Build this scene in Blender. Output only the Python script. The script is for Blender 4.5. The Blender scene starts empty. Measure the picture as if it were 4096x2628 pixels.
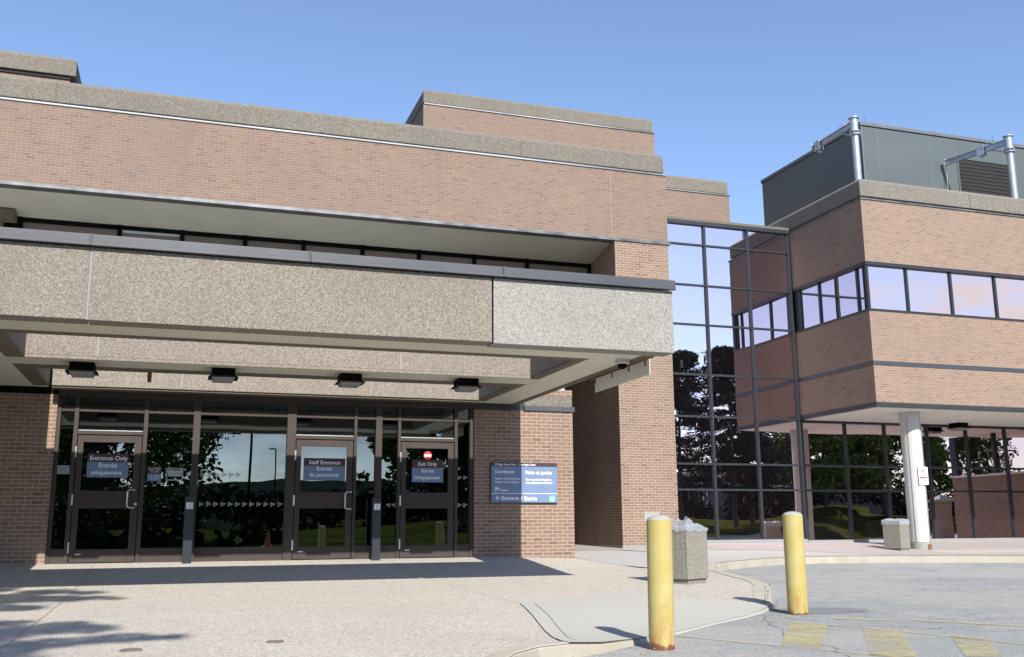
import bpy, bmesh, math, random
from mathutils import Vector, Matrix
from mathutils.geometry import delaunay_2d_cdt, tessellate_polygon
R = math.radians
random.seed(7)
S = bpy.context.scene
COL = S.collection

# ------------------------------------------------------------------ camera
cam = bpy.data.cameras.new('camera')
camo = bpy.data.objects.new('camera', cam); COL.objects.link(camo)
cam.sensor_width = 36.0; cam.lens = 3974.13 / 4096 * 36
cam.clip_start = 0.05; cam.clip_end = 5000
ya, pi_, ro = 0.323966718, 0.197804622, -0.00638763371
f = Vector((math.sin(ya)*math.cos(pi_), math.cos(ya)*math.cos(pi_), math.sin(pi_)))
r0 = Vector((math.cos(ya), -math.sin(ya), 0)); u0 = r0.cross(f)
rr = r0*math.cos(ro) + u0*math.sin(ro); uu = -r0*math.sin(ro) + u0*math.cos(ro)
camo.matrix_world = Matrix(((rr.x, uu.x, -f.x, 0), (rr.y, uu.y, -f.y, 0), (rr.z, uu.z, -f.z, 1.0), (0, 0, 0, 1)))
S.camera = camo
S.render.resolution_x = 1024; S.render.resolution_y = 657

# ------------------------------------------------------------------ sky and sun
ELEV = R(40.0)
W = bpy.data.worlds.new("World"); S.world = W; W.use_nodes = True
wn = W.node_tree; wn.nodes.clear()
def N(t, ty, **k):
    n = t.nodes.new(ty)
    for a, b in k.items(): setattr(n, a, b)
    return n
sky = N(wn, 'ShaderNodeTexSky', sky_type='NISHITA', sun_disc=False, sun_elevation=ELEV, sun_rotation=R(180),
        air_density=1.0, dust_density=0.35, ozone_density=2.5, altitude=200)
bg = N(wn, 'ShaderNodeBackground'); bg.inputs[1].default_value = 0.105
out = N(wn, 'ShaderNodeOutputWorld')
tc = N(wn, 'ShaderNodeTexCoord'); sep = N(wn, 'ShaderNodeSeparateXYZ')
wn.links.new(tc.outputs['Generated'], sep.inputs[0])
mp = N(wn, 'ShaderNodeMapping'); mp.inputs['Scale'].default_value = (2.2, 2.2, 6.5)
wn.links.new(tc.outputs['Generated'], mp.inputs[0])
nz = N(wn, 'ShaderNodeTexNoise'); nz.inputs['Scale'].default_value = 1.7; nz.inputs['Detail'].default_value = 9; nz.inputs['Roughness'].default_value = .56
wn.links.new(mp.outputs[0], nz.inputs['Vector'])
cr = N(wn, 'ShaderNodeMapRange'); cr.inputs[1].default_value = .54; cr.inputs[2].default_value = .72
wn.links.new(nz.outputs[0], cr.inputs[0])
south = N(wn, 'ShaderNodeMapRange'); south.inputs[1].default_value = 0.15; south.inputs[2].default_value = -0.35
wn.links.new(sep.outputs[1], south.inputs[0])
low = N(wn, 'ShaderNodeMapRange'); low.inputs[1].default_value = 0.55; low.inputs[2].default_value = 0.1
wn.links.new(sep.outputs[2], low.inputs[0])
m1 = N(wn, 'ShaderNodeMath', operation='MULTIPLY'); m2 = N(wn, 'ShaderNodeMath', operation='MULTIPLY')
wn.links.new(cr.outputs[0], m1.inputs[0]); wn.links.new(south.outputs[0], m1.inputs[1])
wn.links.new(m1.outputs[0], m2.inputs[0]); wn.links.new(low.outputs[0], m2.inputs[1])
dot = N(wn, 'ShaderNodeVectorMath', operation='DOT_PRODUCT'); nv = N(wn, 'ShaderNodeVectorMath', operation='NORMALIZE')
wn.links.new(tc.outputs['Generated'], nv.inputs[0]); wn.links.new(nv.outputs[0], dot.inputs[0]); dot.inputs[1].default_value = Vector((.735, -.665, .125)).normalized()
nz2 = N(wn, 'ShaderNodeTexNoise'); nz2.inputs['Scale'].default_value = 9; nz2.inputs['Detail'].default_value = 8; nz2.inputs['Roughness'].default_value = .55
wn.links.new(mp.outputs[0], nz2.inputs['Vector'])
ad = N(wn, 'ShaderNodeMath', operation='MULTIPLY_ADD'); ad.inputs[1].default_value = .035; wn.links.new(nz2.outputs[0], ad.inputs[0]); wn.links.new(dot.outputs['Value'], ad.inputs[2])
cum = N(wn, 'ShaderNodeMapRange'); cum.inputs[1].default_value = 1.004; cum.inputs[2].default_value = 1.012; wn.links.new(ad.outputs[0], cum.inputs[0])
mxx = N(wn, 'ShaderNodeMath', operation='MAXIMUM'); wn.links.new(m2.outputs[0], mxx.inputs[0]); wn.links.new(cum.outputs[0], mxx.inputs[1])
tint = N(wn, 'ShaderNodeMix', data_type='RGBA', blend_type='MULTIPLY'); tint.inputs['Factor'].default_value = 1; tint.inputs['B'].default_value = (1.03, 1.0, 1.05, 1)
wn.links.new(sky.outputs[0], tint.inputs['A'])
mx = N(wn, 'ShaderNodeMix', data_type='RGBA'); mx.inputs['B'].default_value = (4.6, 4.6, 4.9, 1)
wn.links.new(mxx.outputs[0], mx.inputs['Factor']); wn.links.new(tint.outputs['Result'], mx.inputs['A'])
wn.links.new(mx.outputs['Result'], bg.inputs[0]); wn.links.new(bg.outputs[0], out.inputs[0])

sl = bpy.data.lights.new('sun', 'SUN'); sl.energy = 4.2; sl.angle = R(0.53); sl.color = (1.0, .95, .87)
so = bpy.data.objects.new('sun', sl); COL.objects.link(so); so.rotation_euler = (R(50), 0, 0); so.location = (0, -30, 40)
S.view_settings.view_transform = 'Standard'; S.view_settings.look = 'None'
S.view_settings.exposure = 1.0; S.view_settings.gamma = 1
S.render.engine = 'CYCLES'
S.cycles.max_bounces = 10; S.cycles.glossy_bounces = 6; S.cycles.transparent_max_bounces = 12

# ------------------------------------------------------------------ materials
MATS = {}
def newmat(name):
    m = bpy.data.materials.new(name); m.use_nodes = True; t = m.node_tree; t.nodes.clear()
    o = N(t, 'ShaderNodeOutputMaterial'); b = N(t, 'ShaderNodeBsdfPrincipled'); t.links.new(b.outputs[0], o.inputs[0])
    MATS[name] = m; return m, t, b, o
def ramp(t, stops, mode='LINEAR'):
    n = N(t, 'ShaderNodeValToRGB'); e = n.color_ramp.elements; n.color_ramp.interpolation = mode
    while len(e) > 1: e.remove(e[-1])
    e[0].position = stops[0][0]; e[0].color = (*stops[0][1], 1)
    for p, c in stops[1:]:
        q = e.new(p); q.color = (*c, 1)
    return n
def noise(t, vec, scale, detail=4, rough=.55):
    n = N(t, 'ShaderNodeTexNoise'); n.inputs['Scale'].default_value = scale; n.inputs['Detail'].default_value = detail; n.inputs['Roughness'].default_value = rough
    t.links.new(vec, n.inputs['Vector']); return n.outputs[0]
def mapr(t, v, a, b, c=0., d=1.):
    n = N(t, 'ShaderNodeMapRange'); t.links.new(v, n.inputs[0])
    for i, x in enumerate((a, b, c, d)): n.inputs[i+1].default_value = x
    return n.outputs[0]
def mixc(t, fac, a, b, mode='MIX'):
    n = N(t, 'ShaderNodeMix', data_type='RGBA', blend_type=mode)
    for k, v in (('Factor', fac), ('A', a), ('B', b)):
        if isinstance(v, (tuple, list)): n.inputs[k].default_value = (*v, 1)
        elif isinstance(v, (int, float)): n.inputs[k].default_value = v
        else: t.links.new(v, n.inputs[k])
    return n.outputs['Result']
def bump(t, b, h, strength=.3, dist=.01):
    n = N(t, 'ShaderNodeBump'); n.inputs['Strength'].default_value = strength; n.inputs['Distance'].default_value = dist
    t.links.new(h, n.inputs['Height']); t.links.new(n.outputs[0], b.inputs['Normal'])
def geo(t): return N(t, 'ShaderNodeNewGeometry').outputs['Position']
def math_(t, op, a, b=None):
    n = N(t, 'ShaderNodeMath', operation=op)
    for i, v in enumerate((a, b)):
        if v is None: continue
        if isinstance(v, (int, float)): n.inputs[i].default_value = v
        else: t.links.new(v, n.inputs[i])
    return n.outputs[0]

def plain(name, col, rough=.6, metal=0., var=.12, scale=3., spec=.5, bmp=0, bscale=200):
    m, t, b, o = newmat(name)
    p = geo(t)
    n = noise(t, p, scale, 6)
    dark = tuple(c*(1-var) for c in col); lite = tuple(min(1, c*(1+var)) for c in col)
    t.links.new(mixc(t, mapr(t, n, .3, .7), dark, lite), b.inputs['Base Color'])
    b.inputs['Roughness'].default_value = rough; b.inputs['Metallic'].default_value = metal
    b.inputs['Specular IOR Level'].default_value = spec
    if bmp: bump(t, b, noise(t, p, bscale, 3), bmp, .003)
    return m

def brick(name, cols, mortar, tint=(1, 1, 1)):
    m, t, b, o = newmat(name)
    uv = N(t, 'ShaderNodeUVMap').outputs[0]
    p = geo(t)
    br = N(t, 'ShaderNodeTexBrick'); t.links.new(uv, br.inputs['Vector'])
    br.inputs['Color1'].default_value = (0, 0, 0, 1); br.inputs['Color2'].default_value = (1, 1, 1, 1); br.inputs['Mortar'].default_value = (.5, .5, .5, 1)
    br.inputs['Scale'].default_value = 1; br.inputs['Mortar Size'].default_value = .0062; br.inputs['Mortar Smooth'].default_value = .15
    br.inputs['Brick Width'].default_value = .2032; br.inputs['Row Height'].default_value = .0677
    br.offset = .5; br.squash = 1
    rp = ramp(t, cols); t.links.new(br.outputs['Color'], rp.inputs[0])
    # colour change inside a brick (flashed ends) and broad weathering
    n1 = noise(t, p, 14, 3)
    c = mixc(t, mapr(t, n1, .35, .7, 0, .45), rp.outputs[0], tuple(x*1.16 for x in cols[1][1]))
    n2 = noise(t, p, .55, 5)
    c = mixc(t, mapr(t, n2, .38, .68, 0, .32), c, (.30, .235, .215))
    mn = mixc(t, mapr(t, n2, .3, .7), mortar, tuple(x*.8 for x in mortar))
    c = mixc(t, br.outputs['Fac'], c, mn)
    # efflorescence / soot
    n3 = noise(t, p, 2.2, 8, .7)
    c = mixc(t, mapr(t, n3, .60, .78, 0, .35), c, (.50, .45, .42))
    n4 = noise(t, p, 1.1, 6, .65)
    c = mixc(t, mapr(t, n4, .6, .85, 0, .22), c, (.16, .125, .115))
    ms_ = N(t, 'ShaderNodeMapping'); ms_.inputs['Scale'].default_value = (1.6, 1.6, .22); t.links.new(p, ms_.inputs[0])
    n5 = noise(t, ms_.outputs[0], 1., 7, .68)
    c = mixc(t, mapr(t, n5, .54, .72, 0, .30), c, (.22, .18, .165))
    if name != 'brick_entrance': c = mixc(t, .25, c, (.40, .285, .235))
    n6 = noise(t, p, 7., 2, .5)
    c = mixc(t, mapr(t, n6, .70, .74, 0, .55), c, (.23, .24, .21))
    c = mixc(t, 1.0, c, tint, 'MULTIPLY')
    t.links.new(c, b.inputs['Base Color']); b.inputs['Roughness'].default_value = .85
    b.inputs['Specular IOR Level'].default_value = .25
    h = math_(t, 'SUBTRACT', math_(t, 'MULTIPLY', n1, .25), br.outputs['Fac'])
    bump(t, b, h, .45, .006)
    return m

def aggregate(name, cols, scale=95, stain=(.12, .11, .1), stain_amt=.35, bm=.6, tint=(1, 1, 1), stain_lo=.5, zup=None):
    m, t, b, o = newmat(name)
    p = geo(t)
    v = N(t, 'ShaderNodeTexVoronoi'); v.inputs['Scale'].default_value = scale; t.links.new(p, v.inputs['Vector'])
    rp = ramp(t, cols); s = N(t, 'ShaderNodeSeparateColor'); t.links.new(v.outputs['Color'], s.inputs[0]); t.links.new(s.outputs[0], rp.inputs[0])
    v2 = N(t, 'ShaderNodeTexVoronoi'); v2.inputs['Scale'].default_value = scale*.7; t.links.new(p, v2.inputs['Vector'])
    s2 = N(t, 'ShaderNodeSeparateColor'); t.links.new(v2.outputs['Color'], s2.inputs[0])
    c = mixc(t, mapr(t, s2.outputs[1], .84, .88, 0, .6), rp.outputs[0], cols[-1][1])
    c = mixc(t, mapr(t, s2.outputs[2], .87, .9, 0, .6), c, (.10, .09, .085))
    c = mixc(t, mapr(t, v.outputs['Distance'], .35, .75, 0, .45), c, (.16, .145, .13))
    n = noise(t, p, 1.1, 7, .62)
    c = mixc(t, mapr(t, n, stain_lo, .8, 0, stain_amt), c, stain)
    ms_ = N(t, 'ShaderNodeMapping'); ms_.inputs['Scale'].default_value = (2.2, 2.2, .35) if name != 'plaza_aggregate' else (1, .5, 1); t.links.new(p, ms_.inputs[0])
    n5 = noise(t, ms_.outputs[0], 1.2, 7, .66)
    c = mixc(t, mapr(t, n5, .52, .74, 0, .32), c, tuple(x*.55 for x in cols[2][1]))
    if name == 'plaza_aggregate':
        v3 = N(t, 'ShaderNodeTexVoronoi'); v3.inputs['Scale'].default_value = 2.3; t.links.new(p, v3.inputs['Vector'])
        c = mixc(t, mapr(t, v3.outputs['Distance'], .035, .055, .55, 0), c, (.12, .11, .10))
    n2 = noise(t, p, .35, 3)
    c = mixc(t, 1.0, c, mixc(t, mapr(t, n2, .3, .7), (.92, .92, .93), (1.06, 1.05, 1.03)), 'MULTIPLY')
    mean = tuple(sum(q[1][i] for q in cols)/len(cols) for i in range(3))
    c = mixc(t, .42 if 'coping' in name else .25, c, mean)
    c = mixc(t, 1.0, c, tint, 'MULTIPLY')
    t.links.new(c, b.inputs['Base Color']); b.inputs['Roughness'].default_value = .9; b.inputs['Specular IOR Level'].default_value = .2
    bump(t, b, v.outputs['Distance'], bm*.7, -.006)
    return m

BR = [(0., (.235, .155, .13)), (.12, (.33, .205, .165)), (.3, (.385, .245, .195)), (.5, (.43, .275, .21)), (.7, (.36, .235, .195)), (.88, (.45, .30, .215)), (1., (.29, .225, .20))]
M_brick = brick('brick_main', BR, (0.58, 0.50, 0.455), (.49, .498, .478))
M_brick_wing = brick('brick_wing', [(p, (c[0]*1.02, c[1]*1.03, c[2]*.98)) for p, c in BR], (0.676, 0.585, 0.507), (.565, .565, .54))
M_brick_low = brick('brick_entrance', [(p, (c[0]*.9, c[1]*.86, c[2]*.82)) for p, c in BR], (0.611, 0.546, 0.494), (.61, .61, .575))
AG = [(0., (.13, .11, .10)), (.13, (.30, .255, .225)), (.4, (.44, .375, .33)), (.6, (.35, .32, .275)), (.8, (.52, .46, .40)), (1., (.68, .63, .57))]
M_agg = aggregate('exposed_aggregate', AG, 100, stain_amt=.25, tint=(.52, .53, .51))
M_agg_pale = aggregate('exposed_aggregate_lime_bloom', [(p, (min(1, c[0]*.85+.16), min(1, c[1]*.87+.17), min(1, c[2]*.9+.165))) for p, c in AG], 100, stain_amt=.15, tint=(.55, .56, .555))
M_agg_in = aggregate('exposed_aggregate_fascia', [(p, (c[0]*1.12, c[1]*1.06, c[2]*1.02)) for p, c in AG], 100, stain_amt=.1, tint=(.52, .54, .545))
M_cope = aggregate('coping_concrete', [(p, (c[0]*.72, c[1]*.76, c[2]*.74)) for p, c in AG], 48, stain=(.19, .175, .155), stain_amt=.5, stain_lo=.45, tint=(.56, .545, .535))
M_cope_w = aggregate('coping_concrete_wing', [(p, (c[0]*.80, c[1]*.82, c[2]*.80)) for p, c in AG], 48, stain=(.24, .22, .19), stain_amt=.4, tint=(.54, .55, .54))
M_bin = aggregate('bin_aggregate', [(p, (min(1, c[0]*.6+.13), min(1, c[1]*.62+.14), min(1, c[2]*.62+.12))) for p, c in AG], 95, stain=(.3, .29, .25), stain_amt=.3, tint=(.6, .6, .58))
M_plaza = aggregate('plaza_aggregate', [(0, (.24, .20, .18)), (.25, (.40, .345, .31)), (.5, (.50, .43, .39)), (.75, (.44, .41, .375)), (1., (.66, .62, .57))], 75, stain=(.36, .32, .30), stain_amt=.5, bm=.35, stain_lo=.42, tint=(.90, .93, .89))

def concrete(name, col, stain=(.35, .31, .24), amt=.4, scale=1.5, k=.6):
    col = tuple(x*k for x in col); stain = tuple(x*k for x in stain)
    m, t, b, o = newmat(name)
    p = geo(t)
    n = noise(t, p, scale, 8, .62); n2 = noise(t, p, 60, 4, .7); n3 = noise(t, p, 6, 6, .6)
    c = mixc(t, mapr(t, n, .42, .72, 0, amt), col, stain)
    c = mixc(t, mapr(t, n2, .3, .75), c, tuple(x*.82 for x in col))
    c = mixc(t, mapr(t, n3, .6, .75, 0, .25), c, tuple(x*.6 for x in col))
    t.links.new(c, b.inputs['Base Color']); b.inputs['Roughness'].default_value = .85; b.inputs['Specular IOR Level'].default_value = .25
    bump(t, b, n2, .25, .004)
    return m
M_conc = concrete('walk_concrete', (.53, .515, .47), (.45, .42, .37), .35, k=.70)
M_walk = concrete('walk_concrete_grey', (.50, .485, .465), (.44, .43, .41), .4, k=.72)
M_pink = concrete('pink_paver', (.50, .445, .425), (.42, .365, .355), .4, k=.66)
M_kerb = concrete('kerb_concrete', (.55, .52, .44), (.36, .27, .15), .7, 2.6, k=.68)
M_plinth = concrete('plinth_concrete', (.42, .45, .455), (.33, .36, .37), .4)
M_stone = concrete('date_stone', (.50, .50, .44), (.4, .4, .34), .3)
M_rim = concrete('canopy_rim_concrete', (.25, .215, .165), (.16, .12, .085), .5)

# asphalt
def mk_asphalt():
    m, t, b, o = newmat('asphalt_worn')
    p = geo(t)
    n0 = noise(t, p, .35, 5, .6); n1 = noise(t, p, 70, 3, .8); n2 = noise(t, p, 3, 8, .65)
    c = mixc(t, mapr(t, n0, .46, .52), (.39, .405, .41), (.49, .47, .46))
    c = mixc(t, mapr(t, n1, .25, .75, 0, .55), c, (.22, .225, .23))
    v = N(t, 'ShaderNodeTexVoronoi'); v.inputs['Scale'].default_value = 90; t.links.new(p, v.inputs['Vector'])
    s = N(t, 'ShaderNodeSeparateColor'); t.links.new(v.outputs['Color'], s.inputs[0])
    c = mixc(t, mapr(t, s.outputs[0], .86, .9, 0, .8), c, (.62, .61, .59))
    c = mixc(t, mapr(t, s.outputs[1], .86, .9, 0, .5), c, (.12, .12, .12))
    c = mixc(t, mapr(t, n2, .55, .75, 0, .3), c, (.30, .31, .32))
    # darker patch round the far bollard and a pale crumbled rim
    sp = N(t, 'ShaderNodeSeparateXYZ'); t.links.new(p, sp.inputs[0])
    dx = math_(t, 'SUBTRACT', sp.outputs[0], 7.3); dy = math_(t, 'SUBTRACT', sp.outputs[1], 10.35)
    d = math_(t, 'SQRT', math_(t, 'ADD', math_(t, 'MULTIPLY', dx, dx), math_(t, 'MULTIPLY', math_(t, 'MULTIPLY', dy, dy), 2.2)))
    d = math_(t, 'ADD', d, math_(t, 'MULTIPLY', n2, .5))
    c = mixc(t, mapr(t, d, .80, .95, .75, 0), c, (.20, .215, .235))
    # cracks: thin lines where a warped noise crosses a level
    n5 = noise(t, p, .9, 7, .7)
    w = math_(t, 'ABSOLUTE', math_(t, 'SUBTRACT', n5, .5))
    n6 = noise(t, p, .45, 2)
    ck = math_(t, 'MULTIPLY', mapr(t, w, .0, .007, 1, 0), mapr(t, n6, .44, .55))
    c = mixc(t, ck, c, (.10, .095, .085))
    c = mixc(t, 1., c, (.64, .65, .635), 'MULTIPLY')
    t.links.new(c, b.inputs['Base Color']); b.inputs['Roughness'].default_value = .9; b.inputs['Specular IOR Level'].default_value = .2
    bump(t, b, n1, .5, .008)
    return m
M_asph = mk_asphalt()
def mk_yellow():
    m, t, b, o = newmat('worn_yellow_paint')
    p = geo(t); n = noise(t, p, 9, 8, .75); n1 = noise(t, p, 70, 3, .8); n0 = noise(t, p, 1.3, 3)
    v = math_(t, 'ADD', math_(t, 'ADD', math_(t, 'MULTIPLY', n, .7), math_(t, 'MULTIPLY', n1, .45)), math_(t, 'MULTIPLY', n0, .7))
    c = mixc(t, .2, (.43, .375, .18), (.3, .28, .22))
    t.links.new(c, b.inputs['Base Color']); b.inputs['Roughness'].default_value = .8
    tr = N(t, 'ShaderNodeBsdfTransparent'); ms = N(t, 'ShaderNodeMixShader')
    t.links.new(mapr(t, v, .80, 1.10, .2, .95), ms.inputs[0]); t.links.new(b.outputs[0], ms.inputs[1]); t.links.new(tr.outputs[0], ms.inputs[2])
    t.links.new(ms.outputs[0], o.inputs[0]); return m
M_yel = mk_yellow()
def mk_bollard():
    m, t, b, o = newmat('bollard_yellow_paint')
    p = geo(t); sp = N(t, 'ShaderNodeSeparateXYZ'); t.links.new(p, sp.inputs[0])
    mpn = N(t, 'ShaderNodeMapping'); mpn.inputs['Scale'].default_value = (9, 9, 3.2); t.links.new(p, mpn.inputs[0])
    n = noise(t, mpn.outputs[0], 1, 8, .7); n2 = noise(t, p, 5, 4)
    c = mixc(t, mapr(t, n2, .3, .7), (.365, .29, .08), (.405, .345, .15))
    low = mapr(t, sp.outputs[2], .0, .75, .29, 0)
    r = mapr(t, math_(t, 'ADD', n, low), .68, .86)
    c = mixc(t, math_(t, 'MULTIPLY', r, .6), c, (.30, .13, .03))
    r2 = mapr(t, math_(t, 'ADD', n, mapr(t, sp.outputs[2], .01, .09, .5, 0)), .80, .92)
    c = mixc(t, r2, c, (.15, .06, .03))
    n3 = noise(t, p, 22, 5, .7)
    c = mixc(t, mapr(t, math_(t, 'ADD', n3, mapr(t, sp.outputs[2], .2, .6, .05, 0)), .70, .74, 0, .8), c, (.28, .13, .04))
    t.links.new(c, b.inputs['Base Color']); b.inputs['Roughness'].default_value = .42
    bump(t, b, n, .15, .004); return m
M_boll = mk_bollard()

def mk_soffit(name, col, pitch, axis):
    m, t, b, o = newmat(name)
    p = geo(t); sp = N(t, 'ShaderNodeSeparateXYZ'); t.links.new(p, sp.inputs[0])
    w = math_(t, 'FRACT', math_(t, 'DIVIDE', sp.outputs[axis], pitch))
    g = mapr(t, w, .88, .93)
    n = noise(t, p, 1.2, 6, .6)
    c = mixc(t, mapr(t, n, .35, .75), col, tuple(x*.86 for x in col))
    c = mixc(t, math_(t, 'MULTIPLY', g, .45), c, tuple(x*.35 for x in col))
    nr = noise(t, p, 2.6, 8, .75)
    c = mixc(t, mapr(t, nr, .66, .74, 0, .6), c, (.22, .13, .06))
    t.links.new(c, b.inputs['Base Color']); b.inputs['Roughness'].default_value = .5
    h = math_(t, 'SUBTRACT', 1., g); bump(t, b, h, .5, .008); return m
M_soff = mk_soffit('soffit_cream_slats', (.62, .61, .50), .085, 1)
M_soff_up = mk_soffit('soffit_grey_slats', (.50, .51, .455), .1, 1)
M_soff_w = plain('soffit_white_plaster', (.66, .65, .60), .7, var=.04)
M_cap = plain('canopy_cap_metal', (.075, .078, .085), .38, .35, .1, 1.5)
M_trim = plain('dark_grey_trim', (.030, .034, .038), .45, .2, .12)
M_flash = plain('white_flashing', (.24, .26, .275), .4, .2, .55, .22)
M_flash_g = plain('weathered_grey_flashing', (.12, .128, .135), .45, .4, .45, 2.5)
M_band = plain('blue_grey_band', (.05, .058, .068), .45, .2, .1)
M_mull = plain('blue_black_mullion', (.026, .030, .037), .4, .25, .1)
M_frame = plain('bronze_door_frame', (.056, .046, .041), .55, .0, .08, spec=.15)
M_black = plain('black_void', (.006, .006, .006), .8, var=0)
M_roofm = plain('roof_membrane', (.40, .40, .37), .9)
M_plant = plain('plant_cladding_grey', (.074, .091, .097), .5, .05, .06, .8)
M_louv = plain('louvre_black', (.008, .008, .009), .7)
M_galv = plain('galvanised_steel', (.38, .40, .44), .38, .55, .12, 6)
M_white = plain('white_painted_column', (.45, .45, .435), .55, var=.04, scale=2)
M_navy = plain('navy_post_paint', (.022, .026, .036), .35, .1, .1)
M_alu = plain('brushed_aluminium', (.6, .61, .62), .3, .8, .05)
M_lampb = plain('lamp_black', (.004, .004, .004), .8, var=.1, spec=.08)
M_lens = plain('lamp_lens', (.20, .21, .22), .35, var=.1)
M_sill = plain('sill_white', (.6, .6, .58), .5)
M_bag = None
M_signblue = plain('sign_blue', (.13, .19, .31), .5, var=.03)
M_signmar = plain('sign_maroon', (.045, .02, .025), .5, var=.03)
M_txt = plain('sign_white', (.82, .84, .86), .5, var=.01)
M_icon = plain('icon_blue', (.16, .46, .75), .5, var=.02)
M_red = plain('sign_red', (.62, .04, .03), .5, var=.03)
M_blk = plain('sign_black', (.02, .02, .02), .5)
M_decal = plain('frosted_decal', (.30, .33, .34), .6, var=.02)
M_sheet = plain('pale_sheet', (.42, .49, .50), .6, var=.03)
M_rust = plain('rust', (.17, .07, .035), .9, var=.4, scale=30)
M_rope = plain('rope_tan', (.42, .38, .22), .9)
M_orange = plain('cone_orange', (.65, .16, .05), .5, var=.1)
M_iron = plain('cast_iron_rusty', (.13, .10, .09), .8, var=.3, scale=20, bmp=.5)
M_grass = plain('lawn_grass', (.036, .043, .011), 1., var=.55, scale=.5, spec=0)
M_leaf = plain('leaf_green', (.08, .12, .022), .7, var=.5, scale=2., spec=.1)
M_pine = plain('pine_needles', (.022, .034, .018), .8, var=.4, scale=1.5, spec=.1)
M_bark = plain('bark', (.055, .042, .032), .95, var=.4, scale=8)
M_hill = plain('hill_woods', (.018, .026, .022), 1., var=.35, scale=.06, spec=0)
M_house = plain('house_wall', (.30, .24, .20), .8)
M_roof = plain('house_roof', (.14, .12, .115), .9)
M_blind = plain('blind_fabric', (.16, .13, .115), .8, var=.1)
M_weed = plain('weed_green', (.16, .20, .06), .8, var=.4, scale=20)

def mk_bag():
    m, t, b, o = newmat('clear_bag_plastic')
    p = geo(t)
    b.inputs['Base Color'].default_value = (.42, .45, .50, 1); b.inputs['Roughness'].default_value = .22
    bump(t, b, noise(t, p, 18, 4, .6), .6, .03)
    tr = N(t, 'ShaderNodeBsdfTransparent'); ms = N(t, 'ShaderNodeMixShader'); ms.inputs[0].default_value = .5
    t.links.new(b.outputs[0], ms.inputs[1]); t.links.new(tr.outputs[0], ms.inputs[2]); t.links.new(ms.outputs[0], o.inputs[0]); return m
M_bag = mk_bag()

def mk_mirror(name, refl, base, fac, wob=.02, ws=.55, rough=.0):
    m, t, b, o = newmat(name)
    p = geo(t)
    b.inputs['Base Color'].default_value = (*base, 1); b.inputs['Roughness'].default_value = .5; b.inputs['Specular IOR Level'].default_value = 0
    g = N(t, 'ShaderNodeBsdfGlossy'); g.inputs['Color'].default_value = (*refl, 1); g.inputs['Roughness'].default_value = rough
    bm = N(t, 'ShaderNodeBump'); bm.inputs['Strength'].default_value = 1; bm.inputs['Distance'].default_value = wob
    mpn = N(t, 'ShaderNodeMapping'); mpn.inputs['Scale'].default_value = (.45, .45, 1.6); t.links.new(p, mpn.inputs[0])
    t.links.new(noise(t, mpn.outputs[0], ws, 1.5, .4), bm.inputs['Height']); t.links.new(bm.outputs[0], g.inputs['Normal'])
    ms = N(t, 'ShaderNodeMixShader')
    fr = N(t, 'ShaderNodeLayerWeight'); fr.inputs[0].default_value = .35
    t.links.new(mapr(t, fr.outputs['Facing'], 0, 1, fac, min(1, fac+.35)), ms.inputs[0])
    t.links.new(b.outputs[0], ms.inputs[1]); t.links.new(g.outputs[0], ms.inputs[2]); t.links.new(ms.outputs[0], o.inputs[0]); return m
M_purple = mk_mirror('purple_reflective_glass', (.98, .84, .86), (.012, .008, .012), .74, .009)
M_upglass = mk_mirror('dark_office_glass', (.6, .6, .62), (.018, .014, .013), .10, .005)
def mk_doorglass():
    m, t, b, o = newmat('tinted_door_glass')
    t.nodes.remove(b); p = geo(t)
    tr = N(t, 'ShaderNodeBsdfTransparent'); tr.inputs[0].default_value = (.16, .20, .20, 1)
    g = N(t, 'ShaderNodeBsdfGlossy'); g.inputs['Color'].default_value = (.80, .93, 1.0, 1); g.inputs['Roughness'].default_value = 0
    bm = N(t, 'ShaderNodeBump'); bm.inputs['Distance'].default_value = .002
    t.links.new(noise(t, p, .8, 1, .4), bm.inputs['Height']); t.links.new(bm.outputs[0], g.inputs['Normal'])
    ms = N(t, 'ShaderNodeMixShader'); ms.inputs[0].default_value = .22
    t.links.new(tr.outputs[0], ms.inputs[1]); t.links.new(g.outputs[0], ms.inputs[2]); t.links.new(ms.outputs[0], o.inputs[0]); return m
M_dglass = mk_doorglass()

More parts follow.
